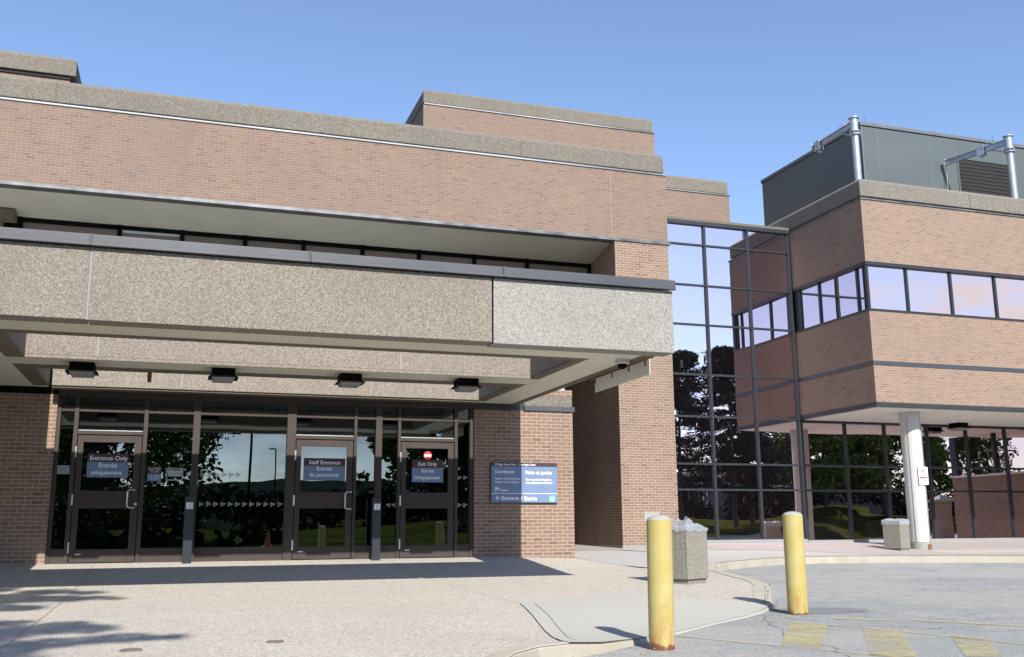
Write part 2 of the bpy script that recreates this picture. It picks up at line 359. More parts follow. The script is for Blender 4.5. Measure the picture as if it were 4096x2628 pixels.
# ------------------------------------------------------------------ mesh helpers
class MB:
    def __init__(s): s.v = []; s.f = []; s.m = []; s.mi = 0
    def box(s, x0, x1, y0, y1, z0, z1):
        n = len(s.v)
        s.v += [(x0, y0, z0), (x1, y0, z0), (x1, y1, z0), (x0, y1, z0), (x0, y0, z1), (x1, y0, z1), (x1, y1, z1), (x0, y1, z1)]
        for q in ((3, 2, 1, 0), (4, 5, 6, 7), (0, 1, 5, 4), (1, 2, 6, 5), (2, 3, 7, 6), (3, 0, 4, 7)):
            s.f.append([n+i for i in q]); s.m.append(s.mi)
        return s
    def poly(s, pts):
        n = len(s.v); s.v += [tuple(p) for p in pts]; s.f.append(list(range(n, n+len(pts)))); s.m.append(s.mi); return s
    def prism(s, pts, d):     # pts planar loop, extruded by vector d
        n = len(s.v); k = len(pts)
        s.v += [tuple(p) for p in pts] + [(p[0]+d[0], p[1]+d[1], p[2]+d[2]) for p in pts]
        s.f.append(list(range(n+k-1, n-1, -1))); s.f.append(list(range(n+k, n+2*k))); s.m += [s.mi]*2
        for i in range(k):
            j = (i+1) % k; s.f.append([n+i, n+j, n+k+j, n+k+i]); s.m.append(s.mi)
        return s
    def slab(s, x0, x1, y0, y1, z0, z1, c):   # block with chamfered top
        n = len(s.v); zc = z1-c*.8
        s.v += [(x0, y0, z0), (x1, y0, z0), (x1, y1, z0), (x0, y1, z0), (x0, y0, zc), (x1, y0, zc), (x1, y1, zc), (x0, y1, zc),
                (x0+c, y0+c, z1), (x1-c, y0+c, z1), (x1-c, y1-c, z1), (x0+c, y1-c, z1)]
        for q in ((3, 2, 1, 0), (8, 9, 10, 11), (0, 1, 5, 4), (1, 2, 6, 5), (2, 3, 7, 6), (3, 0, 4, 7), (4, 5, 9, 8), (5, 6, 10, 9), (6, 7, 11, 10), (7, 4, 8, 11)):
            s.f.append([n+i for i in q]); s.m.append(s.mi)
        return s
    def tube(s, a, b, r, r2=None, seg=16, caps=True):
        a = Vector(a); b = Vector(b); r2 = r if r2 is None else r2
        d = (b-a).normalized(); x = d.orthogonal().normalized(); y = d.cross(x); n = len(s.v)
        for p, q in ((a, r), (b, r2)):
            for i in range(seg):
                t = 2*math.pi*i/seg; s.v.append(tuple(p + x*q*math.cos(t) + y*q*math.sin(t)))
        for i in range(seg):
            j = (i+1) % seg; s.f.append([n+i, n+j, n+seg+j, n+seg+i]); s.m.append(s.mi)
        if caps:
            s.f.append([n+i for i in range(seg-1, -1, -1)]); s.f.append([n+seg+i for i in range(seg)]); s.m += [s.mi]*2
        return s
    def lathe(s, cx, cy, prof, seg=28, closed=True):
        n = len(s.v)
        for r, z in prof:
            for i in range(seg):
                t = 2*math.pi*i/seg; s.v.append((cx+r*math.cos(t), cy+r*math.sin(t), z))
        for k in range(len(prof)-1):
            for i in range(seg):
                j = (i+1) % seg; s.f.append([n+k*seg+i, n+k*seg+j, n+(k+1)*seg+j, n+(k+1)*seg+i]); s.m.append(s.mi)
        s.f.append([n+i for i in range(seg-1, -1, -1)]); e = n+(len(prof)-1)*seg; s.f.append([e+i for i in range(seg)]); s.m += [s.mi]*2
        return s
    def rod(s, pts, r, seg=8):
        for a, b in zip(pts, pts[1:]): s.tube(a, b, r, seg=seg)
        return s
    def build(s, name, mat, parent=None, bevel=0, smooth=False, uvrot=None):
        me = bpy.data.meshes.new(name)
        off = Vector((0, 0, 0))
        if parent is not None:
            q = parent
            while q is not None: off += q.location; q = q.parent
        me.from_pydata([tuple(Vector(p)-off) for p in s.v], [], s.f)
        mats = mat if isinstance(mat, list) else [mat]
        for m in mats: me.materials.append(m)
        if len(mats) > 1: me.polygons.foreach_set('material_index', s.m)
        uv = me.uv_layers.new(name='UVMap')
        for p in me.polygons:
            n = p.normal
            for li in p.loop_indices:
                c = Vector(s.v[me.loops[li].vertex_index])
                if abs(n.z) > .8: q = (c.x, c.y)
                elif abs(n.x) > abs(n.y): q = (c.y, c.z)
                else: q = (c.x, c.z)
                uv.data[li].uv = q
        if smooth:
            me.polygons.foreach_set('use_smooth', [True]*len(me.polygons))
        me.update()
        o = bpy.data.objects.new(name, me); COL.objects.link(o)
        if parent is not None: o.parent = parent
        if smooth:
            e = o.modifiers.new('edges', 'EDGE_SPLIT'); e.split_angle = R(35)
        if bevel:
            b = o.modifiers.new('bevel', 'BEVEL'); b.width = bevel; b.segments = 2; b.limit_method = 'ANGLE'
        return o

def thing(name, label, cat, loc=(0, 0, 0), group=None):
    o = bpy.data.objects.new(name, None); COL.objects.link(o); o.location = loc; o.empty_display_size = .2
    o['label'] = label; o['category'] = cat
    if group: o['group'] = group
    return o
def tag(o, label, cat, group=None):
    o['label'] = label; o['category'] = cat
    if group: o['group'] = group
    return o
def struct(o): o['kind'] = 'structure'; return o
def box(name, mat, parent, *a, bevel=0): return MB().box(*a).build(name, mat, parent, bevel)

def text_mb(mb, s, x0, x1, zb, cap, y, bold=.0, left=True, center=None):
    """flat lettering standing in the plane y, facing -Y, added to mb"""
    cu = bpy.data.curves.new('t', 'FONT'); cu.body = s; cu.offset = bold; cu.resolution_u = 3; cu.extrude = 0
    o = bpy.data.objects.new('t', cu); COL.objects.link(o)
    dg = bpy.context.evaluated_depsgraph_get(); me = o.evaluated_get(dg).to_mesh()
    xs = [v.co.x for v in me.vertices]; a, b = min(xs), max(xs)
    CAP = .729
    k = cap/CAP; kx = (x1-x0)/(b-a)
    n = len(mb.v)
    for v in me.vertices: mb.v.append((x0+(v.co.x-a)*kx, y, zb+v.co.y*k))
    for p in me.polygons:
        vs = [n+i for i in p.vertices]
        mb.f.append(vs if p.normal.z > 0 else vs[::-1]); mb.m.append(mb.mi)
    o.evaluated_get(dg).to_mesh_clear(); bpy.data.objects.remove(o); bpy.data.curves.remove(cu)

def disc(mb, cx, cz, r, y, seg=28):
    mb.poly([(cx+r*math.cos(-2*math.pi*i/seg), y, cz+r*math.sin(-2*math.pi*i/seg)) for i in range(seg)][::-1])
def ring(mb, cx, cz, r0, r1, y, seg=32, a0=0, a1=2*math.pi):
    for i in range(seg):
        a = a0+(a1-a0)*i/seg; b = a0+(a1-a0)*(i+1)/seg
        mb.poly([(cx+r0*math.cos(a), y, cz+r0*math.sin(a)), (cx+r1*math.cos(a), y, cz+r1*math.sin(a)), (cx+r1*math.cos(b), y, cz+r1*math.sin(b)), (cx+r0*math.cos(b), y, cz+r0*math.sin(b))])
def stroke(mb, p, q, w, y):
    d = Vector((q[0]-p[0], q[1]-p[1])); d.normalize(); n = Vector((-d.y, d.x))*w/2
    mb.poly([(p[0]-n.x, y, p[1]-n.y), (q[0]-n.x, y, q[1]-n.y), (q[0]+n.x, y, q[1]+n.y), (p[0]+n.x, y, p[1]+n.y)])
def emblem(mb, x, z, h, y, flip=1):
    """three-petalled triangular mark: outline with three petals"""
    w = h*1.05
    A = (x, z+h/2); B = (x+flip*w, z+h*.12); C = (x+flip*w*.02, z-h/2)
    M = (x+flip*w*.33, z+h*.04)
    for a, b in ((A, B), (B, C), (C, A)): stroke(mb, a, b, h*.085, y)
    for v in (A, B, C):
        d = Vector((v[0]-M[0], v[1]-M[1])); nn = Vector((-d.y, d.x))*.22
        mb.poly([(M[0], y, M[1]), (M[0]+d.x*.4-nn.x, y, M[1]+d.y*.4-nn.y), (M[0]+d.x*.78, y, M[1]+d.y*.78), (M[0]+d.x*.4+nn.x, y, M[1]+d.y*.4+nn.y)])

# ------------------------------------------------------------------ ground
def itp(x, k):
    if x <= k[0][0]: return k[0][1]
    for (a, b), (c, d) in zip(k, k[1:]):
        if x <= c: return b+(d-b)*(x-a)/(c-a)
    return k[-1][1]
SH = [(6, 0), (7.4, .6), (10.7, 4.5), (12.8, 5), (20, 7.5)]
PK = [(0, .09), (7, .1), (9.2, .11), (11.5, .15), (13.5, .19), (15.8, .26), (17.2, .38), (18.2, .46), (27, .6)]
def PZ0(x, y): return itp(y-itp(x, SH), PK)
def RZ(x, y): return .012*max(y-9, 0)
# road edge: x, y, kerb height
BND = [(1.75, -13.5, .1), (1.75, 3, .1), (1.82, 5.2, .1), (1.97, 6.15, .1), (2.16, 6.74, .1), (2.43, 7.19, .1), (2.72, 7.5, .1), (3.04, 7.66, .095), (3.4, 7.87, .06), (3.93, 8.28, .028), (4.5, 8.75, .008),
       (5.3, 9.42, .006), (6.07, 9.98, .008), (6.5, 10.35, .03), (6.8, 10.63, .055), (7.02, 10.95, .08), (7.55, 11.8, .11), (8.1, 12.67, .11), (8.5, 13.4, .11), (8.8, 14.15, .11), (9.03, 14.9, .11), (9.3, 15.7, .11), (9.6, 16.6, .11), (9.9, 17.4, .12),
       (10.4, 18.2, .16), (11.1, 18.8, .16), (11.9, 19.35, .16), (12.64, 19.8, .16), (13.4, 20.22, .16), (14.4, 20.36, .16), (15.4, 20.22, .16), (16.2, 19.98, .16), (17.07, 19.62, .16), (18.12, 19.2, .16), (19, 18.86, .16), (22, 17.6, .16), (27, 15.6, .16), (45, 9, .16)]
def nearest(x, y):
    best = (1e9, 0)
    for (a, b, h), (c, d, k) in zip(BND, BND[1:]):
        ex, ey = c-a, d-b; L = ex*ex+ey*ey; t = max(0, min(1, ((x-a)*ex+(y-b)*ey)/L))
        q = math.hypot(x-a-t*ex, y-b-t*ey)
        if q < best[0]: best = (q, h+(k-h)*t)
    return best
def PZ(x, y):
    d, h = nearest(x, y); t = min(1, d/1.7); t = t*t*(3-2*t)
    return RZ(x, y) + h*(1-t) + (PZ0(x, y)-RZ(x, y))*t

def sheet(name, mat, outline, hf, step, off=0.0, dense=None, holes=None):
    pts = [Vector(p[:2]) for p in outline]; nb = len(pts)
    xs = [p.x for p in pts]; ys = [p.y for p in pts]
    def inside(x, y):
        c = False; j = nb-1
        for i in range(nb):
            if (pts[i].y > y) != (pts[j].y > y) and x < (pts[j].x-pts[i].x)*(y-pts[i].y)/(pts[j].y-pts[i].y)+pts[i].x: c = not c
            j = i
        return c
    allp = list(pts); x = min(xs)
    def grid(x0, x1, y0, y1, st):
        x = x0
        while x < x1:
            y = y0
            while y < y1:
                if inside(x, y): allp.append(Vector((x+random.uniform(-.01, .01), y+random.uniform(-.01, .01))))
                y += st
            x += st
    grid(min(xs), max(xs), min(ys), max(ys), step)
    if dense: grid(*dense)
    edges = [(i, (i+1) % nb) for i in range(nb)]
    r = delaunay_2d_cdt(allp, edges, [], 1, 1e-4)
    mb = MB(); mb.v = [(p.x, p.y, hf(p.x, p.y)+off) for p in r[0]]
    for f_ in r[2]:
        a, b, c = [r[0][i] for i in f_[:3]]
        cr_ = (b-a).x*(c-a).y-(b-a).y*(c-a).x
        mb.f.append(list(f_) if cr_ > 0 else list(f_)[::-1]); mb.m.append(0)
    o = mb.build(name, mat); o.data.polygons.foreach_set('use_smooth', [True]*len(o.data.polygons)); return struct(o)

def densify(pl, st=.35):
    o = []
    for a, b in zip(pl, pl[1:]):
        n = max(1, int(math.hypot(b[0]-a[0], b[1]-a[1])/st))
        for i in range(n): o.append(tuple(a[k]+(b[k]-a[k])*i/n for k in range(len(a))))
    o.append(tuple(pl[-1])); return o
BD = densify(BND)
plaza_out = [(p[0], p[1]) for p in BD] + [(45, 27.4), (-30, 27.4), (-30, -13.5)]
sheet('plaza', M_plaza, plaza_out, PZ, 2.2, dense=(-3, 20, 6.5, 26.9, .45))
# road
mb = MB()
gx = [-120, -40, -10, 0, 5, 10, 15, 20, 25, 30, 40, 60, 120]; gy = [-13.4, -8, 0, 5, 8.99, 9.01, 15, 20, 26, 30, 60]
n0 = len(gy)
for x in gx:
    for y in gy: mb.v.append((x, y, RZ(x, min(y, 22))-(0.0 if x > 1 else .05)))
for i in range(len(gx)-1):
    for j in range(n0-1): mb.f.append([i*n0+j, (i+1)*n0+j, (i+1)*n0+j+1, i*n0+j+1]); mb.m.append(0)
struct(mb.build('road', M_asph))
# kerb: top strip 0.15 wide, face down to the road
def kerb(name, i0, i1, w=.16, mat=None):
    mb = MB(); P = BD[i0:i1]; k = len(P)
    prof = []
    for i, p in enumerate(P):
        a = P[max(0, i-1)]; b = P[min(k-1, i+1)]
        t = Vector((b[0]-a[0], b[1]-a[1])).normalized(); nrm = Vector((-t.y, t.x))   # inward (left of travel)
        z = PZ(p[0], p[1]); zi = PZ(p[0]+nrm.x*w, p[1]+nrm.y*w)
        r = RZ(p[0], p[1]); h = max(z-r, .004)
        ins = min(.02, h*.4)
        jx = random.uniform(-.004, .004)
        prof.append([(p[0]+nrm.x*w, p[1]+nrm.y*w, zi+.007), (p[0]+nrm.x*ins, p[1]+nrm.y*ins, z+.007), (p[0]-nrm.x*(.004+jx), p[1]-nrm.y*(.004+jx), z-ins+.004), (p[0]-nrm.x*.02, p[1]-nrm.y*.02, r-.03)])
    for q in prof: mb.v += q
    for i in range(k-1):
        for j in range(3): mb.f.append([i*4+j, i*4+j+1, (i+1)*4+j+1, (i+1)*4+j]); mb.m.append(0)
    o = mb.build(name, mat or M_kerb); return struct(o)
fi = next(i for i, p in enumerate(BD) if abs(p[0]-3.04) < 1e-6); fj = next(i for i, p in enumerate(BD) if abs(p[0]-3.93) < 1e-6)
ga = next(i for i, p in enumerate(BD) if abs(p[0]-6.5) < 1e-6)
kerb('kerb', 0, fj+1)
kerb('kerb', fj, ga+1, .05, M_conc)
kerb('kerb', ga, len(BD), .22)
# concrete curb ramp
ramp_in = [(3.04, 7.80), (3.14, 8.3), (3.25, 8.78), (3.5, 9.8), (3.83, 11.19), (4.63, 11.75), (5.18, 12.0), (5.65, 11.85), (5.95, 11.5), (6.2, 11.2), (6.5, 10.95), (6.72, 10.87)]
bi = [(p[0], p[1]) for p in BD if (3.04 <= p[0] <= 6.8 and p[1] < 10.7)]
ramp_o = densify(ramp_in, .4) + bi[::-1]
sheet('ramp_pavement', M_conc, ramp_o, PZ, .4, off=.011)
# expansion joint on the ramp
mb = MB()
jl = densify([(3.93, 10.95), (3.62, 9.6), (3.27, 8.27), (3.22, 7.98)], .25)
for a, b in zip(jl, jl[1:]):
    w = .004; mb.poly([(a[0]-w, a[1], PZ(*a[:2])+.0165), (a[0]+w, a[1], PZ(*a[:2])+.0165), (b[0]+w, b[1], PZ(*b[:2])+.0165), (b[0]-w, b[1], PZ(*b[:2])+.0165)])
struct(mb.build('pavement_joint', M_plinth))
# smooth concrete round the corner of the sign wall and along the curved kerb, pink pavers behind
kc = [(p[0], p[1]) for p in BD if p[1] > 16.3 and p[0] > 9]
walk = [(7.36, 18.25), (7.9, 17.6), (8.6, 16.9)] + [(p[0]-.0, p[1]+.0) for p in kc[:1]]
inner = []
for i, p in enumerate(kc):
    a = kc[max(0, i-1)]; b = kc[min(len(kc)-1, i+1)]; t = Vector((b[0]-a[0], b[1]-a[1])).normalized()
    inner.append((p[0]-t.y*2.5, p[1]+t.x*2.5))
inner = [p for p in inner if p[0] > 10.9 and p[1] < 22.9]
walk_o = [(7.36, 18.25), (8.0, 17.5), (8.8, 16.75)] + kc + [(45.2, 9.5)] + inner[::-1] + [(10.3, 22.0), (8.9, 21.7), (7.36, 20.4)]
sheet('concrete_walk', M_walk, walk_o, PZ, .8, off=.005)
pv = [(7.4, 20.6), (8.9, 21.8), (10.3, 22.1)] + inner + [(45.2, 26.9), (7.4, 26.9)]
sheet('paver_walk', M_pink, pv, PZ, .9, off=.009)
# sawn joints in the aggregate plaza
def crack(pl, w=.006, off=.006):
    mb = MB()
    pl = densify(pl, .3)
    for a, b in zip(pl, pl[1:]):
        t = Vector((b[0]-a[0], b[1]-a[1])).normalized(); nx, ny = -t.y*w, t.x*w
        mb.poly([(a[0]-nx, a[1]-ny, PZ(*a[:2])+off), (a[0]+nx, a[1]+ny, PZ(*a[:2])+off), (b[0]+nx, b[1]+ny, PZ(*b[:2])+off), (b[0]-nx, b[1]-ny, PZ(*b[:2])+off)])
    struct(mb.build('pavement_joint', M_iron))
crack([(-1.2, 6.5), (-1.2, 9.5), (-1.18, 12.2), (-1.2, 17.9)], .0025)
crack([(3.83, 11.19), (3.75, 14), (3.7, 17.9)], .0022)
def road_crack(pl, w):
    mb = MB(); rn = random.Random(int(pl[0][0]*100)); pl = densify(pl, .09)
    q = [(p[0]+rn.gauss(0, .02), p[1]+rn.gauss(0, .02), w*rn.uniform(.2, 1.3)) for p in pl]
    for a, b in zip(q, q[1:]):
        t = Vector((b[0]-a[0], b[1]-a[1])).normalized(); nx, ny = -t.y, t.x
        mb.poly([(a[0]-nx*a[2], a[1]-ny*a[2], RZ(a[0], a[1])+.0025), (b[0]-nx*b[2], b[1]-ny*b[2], RZ(b[0], b[1])+.0025), (b[0]+nx*b[2], b[1]+ny*b[2], RZ(b[0], b[1])+.0025), (a[0]+nx*a[2], a[1]+ny*a[2], RZ(a[0], a[1])+.0025)])
    struct(mb.build('road_crack', M_iron))
for pl, w in (([(6.3, 10.0), (5.9, 9.3), (5.75, 8.8), (5.4, 8.2), (5.3, 7.4), (5.0, 6.8)], .006), ([(6.8, 8.8), (7.4, 8.0), (7.7, 7.6), (8.6, 6.9), (9.5, 6.2)], .008), ([(7.2, 8.9), (7.9, 8.4), (8.8, 7.9), (9.5, 7.0)], .006),
              ([(9, 11.6), (10.5, 10.4), (12.5, 9.3), (15, 8.6)], .009), ([(10, 16), (12, 14.6), (15, 13.8), (19, 12.6)], .012), ([(12.5, 17.5), (15, 17.0), (18, 15.2)], .012), ([(5.9, 9.3), (6.3, 8.9), (6.9, 8.75)], .004)): road_crack(pl, w)
# yellow road markings
def mark(pts, z=.0045):
    mb = MB()
    q = [(p[0], p[1], RZ(*p)+z) for p in pts]; mb.poly(q); return mb
mb = MB()
def addm(pts): mb.poly([(p[0], p[1], RZ(*p)+.005) for p in pts])
def band(a, b, w):
    t = Vector((b[0]-a[0], b[1]-a[1])).normalized(); nx, ny = -t.y*w/2, t.x*w/2
    addm([(a[0]-nx, a[1]-ny), (b[0]-nx, b[1]-ny), (b[0]+nx, b[1]+ny), (a[0]+nx, a[1]+ny)])
band((4.50, 8.72), (4.78, 7.98), .06); band((4.78, 7.98), (4.9, 7.7), .07)
band((4.9, 7.7), (5.2, 7.0), .07); band((5.2, 7.0), (5.6, 6.1), .07)
band((5.84, 9.75), (6.24, 9.40), .07); band((6.24, 9.4), (6.58, 8.60), .07); band((6.58, 8.6), (6.70, 8.0), .07); band((6.7, 8.0), (7.0, 6.5), .07)
addm([(6.22, 9.38), (6.42, 9.02), (5.12, 7.30), (4.98, 7.68)][::-1])
addm([(6.50, 8.56), (6.63, 8.16), (5.49, 6.60), (5.24, 6.84)][::-1])
addm([(6.84, 7.75), (6.93, 7.42), (6.1, 6.36), (5.86, 6.5)][::-1])
addm([(7.6, 9.2), (8.35, 7.9), (8.22, 7.85), (7.5, 9.05)][::-1])
addm([(6.9, 9.6), (7.5, 9.1), (7.42, 8.98), (6.85, 9.45)][::-1])
struct(mb.build('yellow_road_marking', M_yel))

# wide land, lawn bank and wooded hills behind the photographer (seen only in the glass)
struct(MB().poly([(-1500, -1500, -.2), (1500, -1500, -.2), (1500, 1500, -.2), (-1500, 1500, -.2)]).build('ground', M_grass))
def lawn_front(x): return -5.0-8.4*max(0, min(1, (x-7)/12))
def lawn_z(x, y):
    d = lawn_front(x)-y
    k = .35+.65*max(0, min(1, (x-8)/22))
    return k*2.3*(1-math.exp(-max(0, d-.2)/9)) + .12 + .15*math.sin(x*.15+y*.1)*min(1, max(0, d/8))
mb = MB(); nx_, ny_ = 60, 26
for i in range(nx_+1):
    for j in range(ny_+1):
        x = -100+260*i/nx_; yf = lawn_front(x); y = yf-(88+yf)*(j/ny_)**1.4; mb.v.append((x, y, lawn_z(x, y)))
for i in range(nx_):
    for j in range(ny_):
        a = i*(ny_+1)+j; mb.f.append([a, a+1, a+ny_+2, a+ny_+1]); mb.m.append(0)
o = mb.build('lawn', M_grass, smooth=False); o.data.polygons.foreach_set('use_smooth', [True]*len(o.data.polygons)); struct(o)
struct(MB().box(-100, 7, -5.0, -4.85, -.1, .2).box(19, 160, -13.4, -13.25, -.1, .2).build('kerb', M_kerb))
mb = MB(); nn = 160
rnd = random.Random(3)
for i in range(nn+1):
    x = -600+1300*i/nn
    h = 11+3.5*math.sin(x*.011+1)+1.6*math.sin(x*.043)+rnd.uniform(-.5, .5)
    mb.v += [(x, -200, -.2), (x, -255, h*.8), (x, -300, h+1), (x, -420, -.2)]
for i in range(nn):
    for j in range(3): mb.f.append([i*4+j, i*4+j+1, (i+1)*4+j+1, (i+1)*4+j]); mb.m.append(0)
struct(mb.build('wooded_hill', M_hill))

# ------------------------------------------------------------------ courthouse block
court = thing('courthouse_block', 'two storey pink brick courthouse block with pebbled concrete copings behind the entrance canopy', 'building', (5, 24, 0))
FY = 23.1
m = MB(); m.box(-30, 12.2, FY, 25.0, 8.50, 10.38); m.build('upper_wall', M_brick, court)
# vertical expansion joint
box('wall_joint', plain('joint_sealant', (.25, .18, .145), .8), court, 10.545, 10.565, FY-.004, FY+.01, 8.5, 10.38)
m = MB(); m.slab(-30, 12.16, FY+.02, 34, 10.47, 11.04, .13); m.build('roof_coping', M_cope, court, bevel=.02)
for xj in (-3.06, 1.45, 8.05): box('coping_joint', M_rim, court, xj-.012, xj+.012, FY+.012, FY+.1, 10.475, 10.94)
MB().box(-30, 12.22, FY-.03, FY+.3, 10.38, 10.425).build('flashing', M_flash, court, bevel=.006)
MB().box(-30, 12.1, FY+.12, 33.9, 10.425, 10.47).build('shadow_gap', M_black, court)
MB().box(-30, 12.26, FY-.035, FY+.25, 8.42, 8.50).build('lintel_flashing', M_flash_g, court, bevel=.006)
MB().prism([(-30, FY+.25, 8.44), (-30, 24.72, 8.19), (-30, 24.72, 8.26), (-30, FY+.25, 8.5)], (40.63, 0, 0)).build('upper_soffit', M_soff_up, court)
MB().box(-30, -3.85, 24.3, 24.72, 8.02, 8.24).build('soffit_bulkhead', M_rim, court)
MB().box(10.63, 12.2, FY, 24.66, .3, 8.42).build('corner_pier', M_brick_low, court)
MB().box(10.64, 12.19, 24.66, 26.9, .3, 10.3).build('side_wall', M_brick, court)
MB().box(10.615, 12.215, FY-.015, 24.66, .3, PZ(11.4, 23.1)+.07).build('pier_base', M_plinth, court)
MB().box(5.5, 13.9, 26.75, 27.2, .3, 10.3).build('recess_wall', M_brick_low, court)
MB().box(6.5, 10.63, 20.2, 26.75, 5.5, 5.8).build('added_shade_slab', M_rim, court)  # unseen slab behind the canopy, added to keep the recess wall in shade
MB().box(-30, -3.85, 24.72, 25.4, 4, 8.2).build('upper_recess_wall', M_brick, court)
# ribbon windows behind the terrace
MB().box(-3.85, 10.63, 24.80, 24.849, 6.5, 8.24).build('window_backing', M_black, court)
ux = [-3.78, -1.62, -.19, 1.30, 2.74, 4.24, 5.73, 7.25, 8.75, 10.59]
for i, (a, b) in enumerate(zip(ux, ux[1:])):
    fr = MB(); fr.box(a-.05, a+.05, 24.70, 24.80, 7.0, 8.20); fr.box(a+.05, b-.05, 24.72, 24.80, 8.08, 8.20)
    if i == 8: fr.box(b-.05, b+.03, 24.70, 24.80, 7.0, 8.20)
    if i == 0: fr.box(a-.35, a-.05, 24.70, 24.80, 7.0, 8.22)
    w = fr.build('ribbon_window', M_lampb, court)
    g = MB()
    g.box(a+.05, b-.05, 24.76, 24.775, 7.0, 8.08); g.build('blind', M_blind, w)
    if i == 1: MB().box(a+.06, b-.06, 24.74, 24.758, 8.02, 8.08).build('blind_rail', M_sheet, w)
# main mass behind
MB().box(-30, 12.0, 26.9, 33.8, 0, 10.42).box(-30, 5.4, 25.4, 26.9, 0, 10.42).box(5.4, 12.0, 25.4, 26.9, 5.8, 10.42).build('core_wall', M_brick, court)
MB().box(-30, -2.0, 18.7, 25.4, 0, 3.35).build('left_core_wall', M_brick_low, court)
# storey-height block above the entrance roof, hidden parts kept simple
MB().box(-30, 10.63, 24.85, 25.39, 5.8, 8.2).build('terrace_wall', M_brick, court)
# roof volumes
pt = MB().box(8.22, 18.03, 35, 44.8, 9, 17.02).build('roof_block', M_brick, court)
MB().slab(8.22, 17.98, 35.02, 44.7, 17.10, 17.70, .15).build('block_coping', M_cope, pt, bevel=.02)
MB().box(8.24, 18.07, 34.96, 35.3, 17.02, 17.06).build('block_flashing', M_flash, pt)
MB().box(8.3, 17.9, 35.1, 44.6, 17.06, 17.10).build('block_gap', M_black, pt)
pt = MB().box(18.05, 21.44, 35.0, 44.8, 9, 14.65).build('roof_block', M_brick, court)
MB().slab(18.05, 21.41, 35.02, 44.7, 14.73, 15.35, .15).build('block_coping', M_cope, pt, bevel=.02)
MB().box(18.05, 21.48, 34.96, 35.3, 14.65, 14.69).build('block_flashing', M_flash, pt)
MB().box(18.1, 21.3, 35.1, 44.6, 14.69, 14.73).build('block_gap', M_black, pt)
pt = MB().box(-30, -3.4, 28.1, 33.8, 10.5, 13.2).build('roof_block', M_brick, court)
MB().slab(-30, -3.25, 28.0, 33.9, 13.29, 13.85, .14).build('block_coping', M_cope, pt, bevel=.02)
MB().box(-30, -3.38, 28.06, 33.85, 13.2, 13.29).build('block_gap', M_black, pt)

# entrance vestibule
EY = 18.2
def fl(x, y=EY): return PZ(x, y)
MB().box(5.34, 7.36, EY, EY+.5, .2, 3.23).build('sign_wall', M_brick_low, court)
MB().box(5.34, 6.4, EY+.02, EY+.5, 3.23, 3.5).build('wall_head', M_trim, court)
MB().box(6.35, 7.40, EY-.03, EY+.2, 3.23, 3.325).build('band_flashing', M_cap, court, bevel=.005)
MB().box(6.35, 7.36, EY-.0, EY+.5, 3.325, 3.535).build('wall_band', M_cope, court, bevel=.012)
MB().box(6.35, 7.36, EY, EY+.5, 3.535, 3.66).build('parapet_wall', M_brick_low, court)
MB().box(7.06, 7.36, EY+.5, 26.7, .2, 3.6).build('return_wall', M_brick_low, court)
MB().box(-30, -1.96, EY, EY+.5, .2, 3.25).build('left_entrance_wall', M_brick_low, court)
MB().box(-30, -1.96, EY+.03, EY+.5, 3.25, 3.4).build('wall_head', M_lampb, court)
# fascia above the doors (sunlit through the canopy opening)
MB().box(-2.04, 5.34, 17.87, 18.18, 3.36, 4.26).build('door_fascia', M_agg_in, court, bevel=.01)
for xj in (.0, 3.28): box('fascia_joint', M_plinth, court, xj-.012, xj+.012, 17.866, 17.9, 3.392, 4.2)
MB().box(-2.04, 5.34, 17.9, 18.18, 3.33, 3.358).build('fascia_trim', M_rim, court)
MB().box(-30, 7.2, 18.2, 25.0, 3.66, 3.9).build('terrace_roof', M_roofm, court)
# vestibule interior
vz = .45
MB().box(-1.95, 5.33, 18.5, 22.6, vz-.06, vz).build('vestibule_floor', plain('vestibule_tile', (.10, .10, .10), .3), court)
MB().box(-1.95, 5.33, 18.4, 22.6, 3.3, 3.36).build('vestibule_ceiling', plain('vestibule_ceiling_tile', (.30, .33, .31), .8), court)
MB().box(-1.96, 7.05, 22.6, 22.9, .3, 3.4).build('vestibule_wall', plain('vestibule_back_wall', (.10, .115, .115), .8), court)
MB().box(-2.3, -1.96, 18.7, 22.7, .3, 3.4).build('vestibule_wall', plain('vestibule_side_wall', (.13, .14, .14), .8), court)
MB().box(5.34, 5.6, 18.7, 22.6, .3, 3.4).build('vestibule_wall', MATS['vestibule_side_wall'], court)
for xa in (-.2, 1.7, 3.4):
    MB().box(xa, xa+.08, 22.5, 22.6, .45, 2.9).box(xa+1.1, xa+1.18, 22.5, 22.6, .45, 2.9).box(xa+.08, xa+1.1, 22.5, 22.6, 2.5, 2.58).box(xa+.08, xa+1.1, 22.5, 22.6, 1.3, 1.42).build('inner_door_frame', M_frame, court)

# storefront
GY = 18.25
SF = M_frame
m = MB()
def vm(x0, x1, z0=.3, z1=3.3, y0=GY, y1=GY+.16): m.box(x0, x1, y0, y1, z0, z1)
for a, b in ((-1.96, -1.90), (-1.69, -1.62), (-.58, -.51), (.235, .355), (1.85, 2.01), (3.06, 3.115), (3.46, 3.58), (3.88, 3.935), (4.97, 5.03), (5.27, 5.34)): vm(a, b)
bays = [(-1.90, -1.69), (-1.62, -.58), (-.51, .235), (.355, 1.85), (2.01, 3.06), (3.115, 3.46), (3.58, 3.88), (3.935, 4.97), (5.03, 5.27)]
doorbay = (1, 4, 7)
for i, (a, b) in enumerate(bays):
    m.box(a, b, GY+.02, GY+.14, 2.98, 3.035)
    if i in doorbay: m.box(a, b, GY+.0, GY+.14, 2.595, 2.66)
    else: m.box(a, b, GY+.02, GY+.14, .3, .60); m.box(a, b, GY+.01, GY+.15, .60, .70)
m.box(-1.96, 5.34, GY-.02, GY+.2, 3.24, 3.34)
